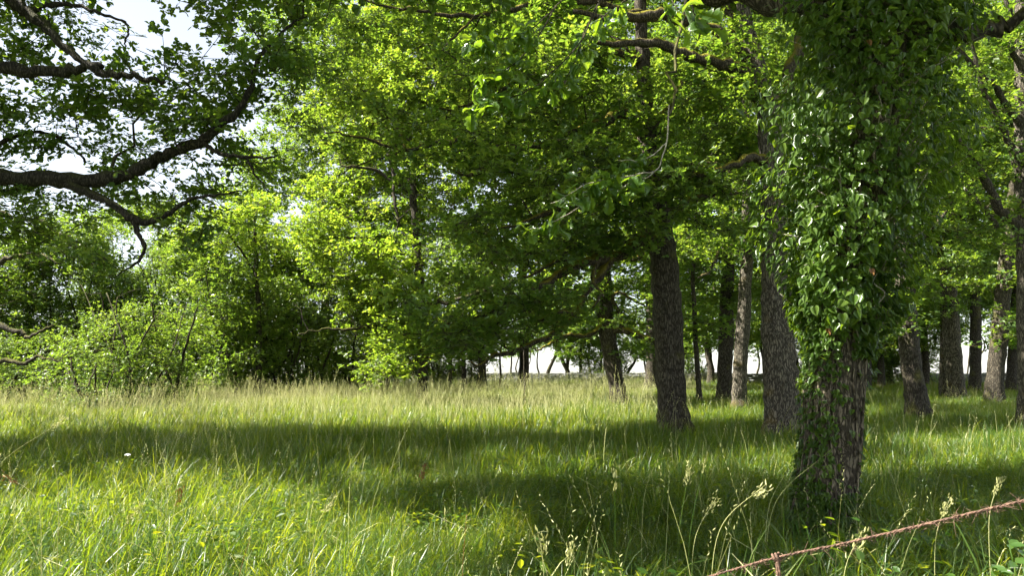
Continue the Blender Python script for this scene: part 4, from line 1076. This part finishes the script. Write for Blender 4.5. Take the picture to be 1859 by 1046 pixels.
def near_sprays():
    """leafy boughs of the near oak hanging into the top of the view: every leaf a piece"""
    rs = np.random.default_rng(91)
    variants = []
    for k in range(4):
        v = OAK_LEAF[0].copy(); v[:, 2] += .10 * np.sin(v[:, 0] * (3 + k) + k) * (1 if k % 2 else -1) + .25 * v[:, 1] ** 2 * (k - 1.2)
        variants.append((v, OAK_LEAF[1]))
    meshes = leaf_part_meshes('oak_leaf_shape', variants, M['near_leaf'])
    # twig paths in photo rows (px, py, d) with the number of leaves on each
    boughs = [
        ('leafy bough with silvery lit leaves, drooping at the top centre', [
            ([(1060, -60, 4.9), (1010, 10, 4.8), (950, 60, 4.7), (880, 75, 4.6), (850, 80, 4.55)], 44),
            ([(1010, 10, 4.8), (960, 90, 4.7), (900, 140, 4.6), (860, 165, 4.5)], 40),
            ([(1090, 0, 5.0), (1050, 80, 4.8), (980, 150, 4.7), (920, 180, 4.6), (850, 185, 4.5)], 44),
            ([(1090, 0, 5.0), (1060, 60, 4.9), (1040, 120, 4.8), (1010, 170, 4.8)], 22),
            ([(1130, -30, 5.1), (1090, 40, 5.0), (1060, 100, 4.9)], 16)]),
        ('low bough with pale bare twig and bright leaves before the thick oak', [
            ([(1215, 190, 5.3), (1210, 260, 5.2), (1190, 310, 5.1), (1150, 330, 5.0), (1090, 345, 4.9), (1040, 350, 4.85)], 46),
            ([(1190, 310, 5.1), (1140, 320, 4.95), (1080, 330, 4.8), (1000, 370, 4.75)], 26),
            ([(1210, 260, 5.2), (1170, 290, 5.2), (1120, 290, 5.2)], 12),
            ([(1150, 335, 5.0), (1080, 360, 5.0), (1010, 400, 5.0), (960, 420, 5.0)], 20)]),
        ('pair of large dangling leaves catching white light at the top edge', [
            ([(1250, -60, 3.1), (1255, -10, 3.1), (1258, 20, 3.1), (1262, 40, 3.1)], 7)]),
        ('shaded leafy twig hanging above the big fork', [
            ([(1180, -80, 4.4), (1150, -20, 4.3), (1110, 20, 4.2), (1080, 40, 4.2)], 14),
            ([(1180, -80, 4.4), (1210, -20, 4.3), (1230, 20, 4.2)], 10)])]
    for lab, tw in boughs:
        paths = [np.array([P(*q) for q in t]) for t, _ in tw]
        mb = MB()
        for p in paths:
            sp = spline(p, 6); sp[1:] += rs.normal(0, .004, (len(sp) - 1, 3))
            mb.tube(sp, np.linspace(.0055, .002, len(sp)), 5)
        pale = 'pale' in lab
        br = mb.build('bough', [M['pale_twig'] if pale else M['twig']], near_oak, near_base); br['label'] = lab
        for p, (t, n) in zip(paths, tw):
            sp = spline(p, 6)
            for k in range(n):
                f = rs.uniform(.35, 1.0) ** .8
                q = sp[int(f * (len(sp) - 1))] + rs.normal(0, .028, 3)
                along = p[-1] - p[0]; along /= np.linalg.norm(along)
                d = along * .5 + rs.normal(0, .65, 3) + np.array([0, 0, -.25])
                nrm = np.array([rs.normal(-.45, .4), rs.normal(-.45, .4), .8])
                L = rs.uniform(.085, .135) if len(tw) > 1 else rs.uniform(.12, .15)
                place_leaf(meshes[rs.integers(0, 4)], q, d, nrm, L, br, near_base)
near_sprays()

def ivy():
    rs = np.random.default_rng(17)
    root = empty('ivy', near_base, 'thick dark green ivy climbing the nearest oak trunk, lit on the sunny side', 'ivy')
    P_, D_, N_, L_, lob, score = [], [], [], [], [], []
    def put(h, th, f, size, lobed):
        l, r = np.interp(h, ivy_h, ivy_L), np.interp(h, ivy_h, ivy_R)
        side = math.cos(th)
        R = (l if side < 0 else r) * abs(side) + (.5 * (l + r)) * .92 * (1 - abs(side))
        lump = noise.noise(Vector((math.cos(th) * 1.6, math.sin(th) * 1.6, h * 2.1 + 4)))
        tr = float(trunk_r(h)) + .035
        R = tr + max(0.0, R * (.95 + .42 * lump) - tr) * f
        x = float(axis_x(h)) + R * math.cos(th); y = D_IVY + R * math.sin(th)
        o = np.array([math.cos(th), math.sin(th), 0.0])
        P_.append((x, y, h)); 
        D_.append(o * rs.uniform(.1, .7) + np.array([0, 0, -1.0]) * rs.uniform(.3, 1) + rs.normal(0, .30, 3))
        N_.append(o * rs.uniform(.4, 1.0) + np.array([0, 0, rs.uniform(.4, 1.3)]) + rs.normal(0, .24, 3))
        L_.append(size); lob.append(lobed)
        score.append((f * size * max(0, -math.sin(th) + .15)) * rs.uniform(.6, 1.2) * (1 if h < 4.6 else 0))
    n = 0
    while n < 14500:                      # the hanging mass
        h = rs.uniform(1.72, 6.2); th = rs.uniform(0, 6.283)
        front = -math.sin(th)
        edge = 1.72 + .22 * math.sin(th * 3 + 1) + .12 * math.sin(th * 7)
        if h < edge: continue
        band = noise.noise(Vector((th * 1.3, h * 1.9, 9.0)))
        f = rs.uniform(.45, 1.0) ** .5 if rs.uniform() < .72 else rs.uniform(.05, .6)
        if band < -.22 and f > .75 and rs.uniform() < .8: f *= .6
        put(h, th, f, (rs.uniform(.035, .062) if rs.uniform() < .5 else rs.uniform(.055, .092)) * (1 if h < 4.4 else 1.2), rs.uniform() < .3); n += 1
    for k in range(46):                  # shoots that stand out from the mass, most on the sunny side
        h0 = rs.uniform(2.0, 4.9); th0 = rs.normal(math.pi + .5, .8)
        for q in range(rs.integers(8, 22)):
            put(h0 + rs.normal(0, .07) - .012 * q, th0 + rs.normal(0, .10), rs.uniform(.95, 1.42), rs.uniform(.045, .095), rs.uniform() < .3)
    n = 0
    while n < 3000:                      # small leaves creeping up the foot of the trunk
        h = rs.uniform(.05, 1.9) if rs.uniform() < .6 else rs.uniform(.05, .7); th = rs.uniform(0, 6.283)
        c = math.cos(th); front = -math.sin(th)
        want = 1.6 if h < .62 else (1.5 if c < -.2 else (.7 if c > .75 else .10))
        if .6 < h < 1.0 and c > -.3: want *= .45
        if 1.28 < h < 1.40 and c < .35: want = .75
        if rs.uniform() > want * (.55 + .9 * max(0, noise.noise(Vector((th * 2, h * 4, 2))) + .3)): continue
        put(h, th, rs.uniform(.2, 1.15), rs.uniform(.03, .066), rs.uniform() < .8); n += 1
    P_, D_, N_, L_ = map(np.array, (P_, D_, N_, L_)); lob = np.array(lob); score = np.array(score)
    top = np.argsort(-score)[:300]
    rest = np.ones(len(P_), bool); rest[top] = False
    variants = []
    for pr in (IVY_HEART, IVY_LOBED):
        for k in range(2):
            v = pr[0].copy(); v[:, 2] += (.07 if k else -.05) * np.abs(v[:, 1]) + .03 * np.sin(v[:, 0] * 5 + k); variants.append((v, pr[1]))
    meshes = leaf_part_meshes('ivy_leaf_shape', variants, M['ivy_leaf'])
    for i in top:
        place_leaf(meshes[(2 if lob[i] else 0) + int(rs.integers(0, 2))], P_[i], D_[i], N_[i], L_[i], root, near_base)
    mb = MB()
    for flag, pr in ((False, IVY_HEART), (True, IVY_LOBED)):
        s = rest & (lob == flag)
        v, f = leaves_geo(P_[s], D_[s], N_[s], L_[s], pr); mb.add(v, f, 0)
    o = mb.build('foliage', [M['ivy_leaf']], root, near_base); o['kind'] = 'stuff'
    # a few withered leaves
    dl = leaf_part_meshes('withered_leaf_shape', [IVY_HEART], M['dead_leaf'])
    for px, py in ((1577, 72), (1582, 488), (1503, 597)):
        q = P(px, py, D_IVY - .62 if py < 500 else D_IVY - .36)
        o = place_leaf(dl[0], q, np.array([.2, -.3, -1]), np.array([.1, -1, .3]), .058, root, near_base); o['label'] = 'withered orange ivy leaf'
    # woody stems on the bark and side shoots
    for k, (a0, h0, h1) in enumerate(((-1.9, .1, 3.0), (-1.75, .1, 4.6), (-2.4, .1, 4.4), (-.7, .1, 3.6), (-2.9, .1, 4.0), (-1.2, .9, 4.6), (-2.1, 2.6, 5.4))):
        hs = np.linspace(h0, h1, 40); a = a0 + .16 * np.sin(hs * 3 + k) + .05 * np.sin(hs * 9 + 2 * k)
        rr = np.array([trunk_r(h) + .028 for h in hs])
        mb = MB(); mb.tube(np.stack([axis_x(hs) + rr * np.cos(a), D_IVY + rr * np.sin(a), hs], 1), np.linspace(.017, .008, 40) * rs.uniform(.7, 1.2), 6)
        mb.build('stem', [M['bark_near']], root, near_base)
    mb = MB()
    for k in range(170):
        h = rs.uniform(1.9, 5.4); th = rs.uniform(0, 6.283)
        l, r = np.interp(h, ivy_h, ivy_L), np.interp(h, ivy_h, ivy_R)
        R = (l if math.cos(th) < 0 else r) * rs.uniform(.6, 1.0)
        o = np.array([math.cos(th), math.sin(th), 0]); c = np.array([float(axis_x(h)), D_IVY, h])
        r0 = float(trunk_r(h))
        mb.tube(spline([c + o * r0 - np.array([0, 0, .25]), c + o * (r0 * .5 + R * .5) + rs.normal(0, .05, 3), c + o * R + np.array([0, 0, rs.uniform(0, .15)])], 4), np.linspace(.008, .003, 9), 4)
    o = mb.build('side_shoots', [M['pale_twig']], root, near_base); o['kind'] = 'stuff'
ivy()

# ------------------------------------------------------------------ frayed rope across the corner
def rope():
    rs = np.random.default_rng(33)
    ctrl = np.array([P(1000, 1130, 2.75), P(1290, 1047, 2.62), P(1410, 1013, 2.56), P(1520, 990, 2.5), P(1640, 962, 2.42), P(1760, 933, 2.34), P(1860, 909, 2.28), P(2150, 840, 2.1)])
    path = spline(ctrl, 40)
    base = path[0].copy()
    root = empty('rope', base, 'frayed reddish-brown twine rope strung across the grass in the near corner', 'rope')
    s = np.concatenate([[0], np.cumsum(np.linalg.norm(np.diff(path, axis=0), axis=1))])
    t = np.gradient(path, axis=0); t /= np.linalg.norm(t, axis=1)[:, None]
    up = np.array([0, 0, 1.0]); a = np.cross(t, up); a /= np.linalg.norm(a, axis=1)[:, None]; b = np.cross(a, t)
    # denser sampling for the twist
    S = np.linspace(0, s[-1], 900)
    ip = lambda m: np.stack([np.interp(S, s, m[:, k]) for k in range(3)], 1)
    pp, aa, bb, tt = ip(path), ip(a), ip(b), ip(t)
    for k in range(3):
        ph = S * 2 * np.pi / .045 + k * 2.094
        mb = MB(); mb.tube(pp + .0017 * (np.cos(ph)[:, None] * aa + np.sin(ph)[:, None] * bb), np.full(len(S), .0020) * (1 + .18 * np.sin(S * 37 + k) + rs.normal(0, .08, len(S))), 6)
        mb.build('strand', [M['rope']], root, base)
    mb = MB()
    den = np.clip((pp[:, 0] - pp[300, 0]) / 1.0, .15, 1)
    for k in range(1500):
        i = rs.integers(4, len(S) - 4)
        if rs.uniform() > .25 + .75 * den[i]: continue
        dirn = rs.normal(0, 1, 3) + np.array([0, 0, -.8]); L = rs.uniform(.008, .032) * (1.6 if rs.uniform() < .12 else 1)
        q0 = pp[i]; q1 = q0 + dirn / np.linalg.norm(dirn) * L * .45; q2 = q1 + rs.normal(0, L * .35, 3) + tt[i] * rs.normal(0, .006)
        mb.tube([q0, q1, q2], [.0011, .0009, .0005], 3, 0, False)
    o = mb.build('frayed_fibres', [M['rope']], root, base); o['kind'] = 'stuff'
    # knot and hanging end
    i = int(np.argmin(np.abs(pp[:, 0] - P(1410, 1013, 2.56)[0]))); c = pp[i]
    ang = np.linspace(0, 4 * np.pi, 60)
    mb = MB(); mb.tube(c + .011 * np.cos(ang)[:, None] * bb[i] + .011 * np.sin(ang)[:, None] * aa[i] + np.linspace(-.010, .010, 60)[:, None] * tt[i], np.full(60, .0045), 6)
    mb.build('knot', [M['rope']], root, base)
    mb = MB()
    for k in range(3):
        z = np.linspace(0, .34, 30); ph = z / .03 + k * 2.1
        mb.tube(np.stack([c[0] + .004 * np.cos(ph) + .01 * z, c[1] - .012 + .004 * np.sin(ph), c[2] - .008 - z], 1), np.full(30, .0042), 5)
    for k in range(40):
        z = rs.uniform(0, .3); q = c + np.array([.01 * z, -.012, -z])
        mb.tube([q, q + rs.normal(0, .012, 3), q + rs.normal(0, .02, 3)], [.001, .0008, .0005], 3, 0, False)
    mb.build('hanging_end', [M['rope']], root, base)
rope()

# ------------------------------------------------------------------ single tall grass stalks and small plants that stand out
def stalk(head, foot, d, label, kind='panicle', mat='dry_grass', arch=0.0, hl=.12, stem_mat='grass', w=.0024):
    """head, foot: photo (px, py); one grass stalk with its seed head"""
    rs = np.random.default_rng(int(head[0] * 7 + head[1]))
    tip = P(*head, d); fx = P(*foot, d)[0]
    base = np.array([fx, d + rs.uniform(-.05, .05), 0.0]); base[2] = float(gz(base[0], base[1]))
    root = empty('grass_stalk', base, label, 'grass stalk', 'tall grass stalks standing above the meadow')
    mid = base * .45 + tip * .55; mid[2] += .06 + arch; mid[0] = base[0] * .72 + tip[0] * .28
    p = spline([base, base * .7 + mid * .3 + np.array([0, 0, .02]), mid, tip], 8)
    mb = MB(); mb.tube(p, np.linspace(w, w * .45, len(p)), 5); mb.build('stem', [M[stem_mat]], root, base)
    d0 = p[-1] - p[-4]; d0 /= np.linalg.norm(d0)
    if kind != 'none':
        n = {'panicle': 44, 'spike': 44, 'tuft': 40, 'brome': 20}[kind]
        mb = MB(); f = rs.uniform(0, 1, n)
        pos = tip - np.outer(f * hl, d0)
        if kind == 'brome':
            for k in range(n):
                e = pos[k] + rs.normal(0, .02, 3) + np.array([.012, 0, -.012]); mb.tube([pos[k], (pos[k] + e) / 2 + np.array([0, 0, .006]), e], [.0007, .0006, .0005], 3, 0, False); pos[k] = e
        spread = {'panicle': .014, 'spike': .004, 'tuft': .011, 'brome': .002}[kind]
        pos = pos + rs.normal(0, spread, (n, 3)) * (1 - .4 * f[:, None])
        dd = np.tile(d0, (n, 1)) + rs.normal(0, .35 if kind != 'spike' else .18, (n, 3))
        ln = {'panicle': .020, 'spike': .016, 'tuft': .024, 'brome': .03}[kind] * rs.uniform(.7, 1.3, n)
        for off in (0, 1.57):
            nn = rs.normal(0, 1, (n, 3)); v, ff = leaves_geo(pos, dd, nn, ln, SPIKELET); mb.add(v, ff)
        o = mb.build('seed_head', [M[mat]], root, base, False)
    return root

for h, f, d, lab, kind, mat, arch in [
        ((1116, 852), (1118, 1040), 4.3, 'stalk with stubby buff seed tuft standing alone in the shaded grass', 'tuft', 'dry_grass', 0),
        ((1252, 845), (1225, 1000), 4.4, 'buff-tufted stalk left of a taller pale spike', 'tuft', 'dry_grass', 0),
        ((1283, 824), (1240, 990), 4.4, 'tall stalk with slim pale spike above the rope end', 'spike', 'dry_grass', 0),
        ((1392, 878), (1270, 1010), 4.2, 'arching stalk with drooping pale brome head near the ivied foot', 'brome', 'dry_grass', .12),
        ((740, 850), (725, 960), 5.0, 'stalk with narrow yellow-green spike beside a brown tuft', 'spike', 'grass', 0),
        ((772, 846), (735, 1000), 5.0, 'stalk with brown tufted head beside a yellow-green spike', 'tuft', 'dead_leaf', 0),
        ((900, 838), (880, 960), 5.2, 'stalk with thin green spike in mid shade', 'spike', 'grass', 0),
        ((847, 935), (838, 1046), 4.2, 'bare reddish-brown stem standing in dark grass', 'none', 'dead_leaf', 0),
        ((117, 762), (-60, 860), 5.2, 'long arching stalk with pale feathery head over the shade line', 'panicle', 'dry_grass', .15),
        ((86, 800), (112, 960), 5.0, 'stalk curving over at the top beside the white flower', 'spike', 'grass', .12),
        ((2, 828), (-90, 900), 4.8, 'drooping brown-headed stalk at the frame edge, upper one', 'panicle', 'dry_grass', .12),
        ((4, 862), (90, 990), 4.8, 'drooping brown-headed stalk at the frame edge, lower one', 'panicle', 'dead_leaf', .18),
        ((162, 805), (215, 900), 5.0, 'leaning ryegrass stalk with beaded green spike near the white flower', 'spike', 'grass', 0),
        ((1198, 824), (1160, 930), 5.4, 'bent stalk folded sideways like a hook in the shade', 'none', 'dry_grass', .1),
        ((1508, 818), (1370, 920), 5.4, 'long stalk leaning across the ivied trunk foot', 'spike', 'grass', .06),
        ((1440, 838), (1380, 900), 5.5, 'shorter leaning stalk left of the ivied trunk foot', 'spike', 'grass', .05),
        ((1680, 858), (1650, 960), 5.2, 'oat-like stalk with open spikelets right of the ivied trunk', 'brome', 'grass', 0),
        ((1648, 872), (1660, 960), 5.2, 'leaning oat-like stalk next to the ivied trunk', 'brome', 'grass', 0),
        ((1818, 866), (1780, 940), 4.6, 'hooked stalk with white-lit head just over the rope', 'tuft', 'dry_grass', .12),
        ((1565, 965), (1520, 1046), 3.9, 'stalk with white-lit brome head touching the rope line', 'brome', 'dry_grass', .08),
        ((1040, 985), (1010, 1046), 4.0, 'short pale-headed stalk in the sunlit blades at the bottom', 'tuft', 'dry_grass', 0),
        ((975, 960), (990, 1046), 4.1, 'nodding spikelet stalk left of the bottom sunlit blades', 'brome', 'dry_grass', .08),
        ((455, 975), (430, 1046), 3.9, 'curved tan dead blade at the sunny bottom', 'none', 'dead_leaf', .05),
        ((328, 885), (320, 960), 4.8, 'reddish feathery panicle in the sunny front grass', 'panicle', 'dead_leaf', 0),
        ((500, 850), (480, 960), 5.0, 'pale upright stalk at the lit edge of the shade', 'spike', 'grass', 0),
        ((610, 900), (560, 990), 4.6, 'fine pale stalk arching over the right end of the sunny patch', 'panicle', 'dry_grass', .10),
        ((255, 915), (200, 1010), 4.5, 'pale feathery stalk bowing over in the sunny front grass', 'panicle', 'dry_grass', .10),
        ((1300, 905), (1245, 1010), 4.5, 'slim pale stalk left of the ivied foot, bowing towards it', 'panicle', 'dry_grass', .08),
        ((1725, 905), (1690, 1000), 4.6, 'slim pale stalk bowing above the middle of the rope', 'panicle', 'dry_grass', .08)]:
    stalk(h, f, d, lab, kind, mat, arch, stem_mat='dead_leaf' if mat == 'dead_leaf' and kind == 'none' else ('dry_grass' if arch > .04 else 'grass'))

def white_flower():
    d = 5.0; c = P(232, 824, d); base = np.array([c[0] + .01, d, float(gz(c[0], d))])
    root = empty('white_flower', base, 'small white flower on a thin stem in the shaded meadow', 'flower')
    mb = MB(); mb.tube(spline([base, base * .5 + c * .5 + np.array([.02, 0, 0]), c], 6), np.linspace(.003, .002, 13), 5); mb.build('stem', [M['grass']], root, base)
    for k in range(5):
        a = k * 1.257
        mb = MB(); v, f = leaves_geo(np.array([c]), np.array([[math.cos(a), math.sin(a) * .6, -.55]]), np.array([[0, -.3, 1.0]]), np.array([.022]), SMALL_LEAF); mb.add(v, f)
        mb.build('petal', [M['petal']], root, base)
white_flower()

def bramble():
    rs = np.random.default_rng(44); d = 2.9; c0 = P(1850, 1060, d); base = np.array([c0[0], d, float(gz(c0[0], d))])
    root = empty('bramble', base, 'young bramble with broad pale-green leaves in the bottom corner', 'bramble')
    meshes = leaf_part_meshes('bramble_leaf_shape', [OVAL_LEAF], M['near_leaf'])
    tips = [P(1832, 990, d), P(1856, 1000, d), P(1842, 1022, d - .05), P(1800, 1030, d), P(1815, 1040, d), P(1858, 1030, d)]
    for t in tips:
        mb = MB(); mb.tube(spline([base, base * .4 + t * .6 + rs.normal(0, .03, 3), t], 6), np.linspace(.005, .0025, 13), 5); mb.build('stem', [M['grass']], root, base)
        for k in range(3):
            a = -2.2 + k * 1.3 + rs.normal(0, .2)
            place_leaf(meshes[0], t, np.array([math.cos(a), math.sin(a), rs.uniform(-.2, .3)]), np.array([rs.normal(-.2, .3), -.4, 1]), rs.uniform(.04, .06), root, base)
bramble()

print('INSTANCES', sum(s[2] for s in STATS), 'targets', sum(s[1] for s in STATS))
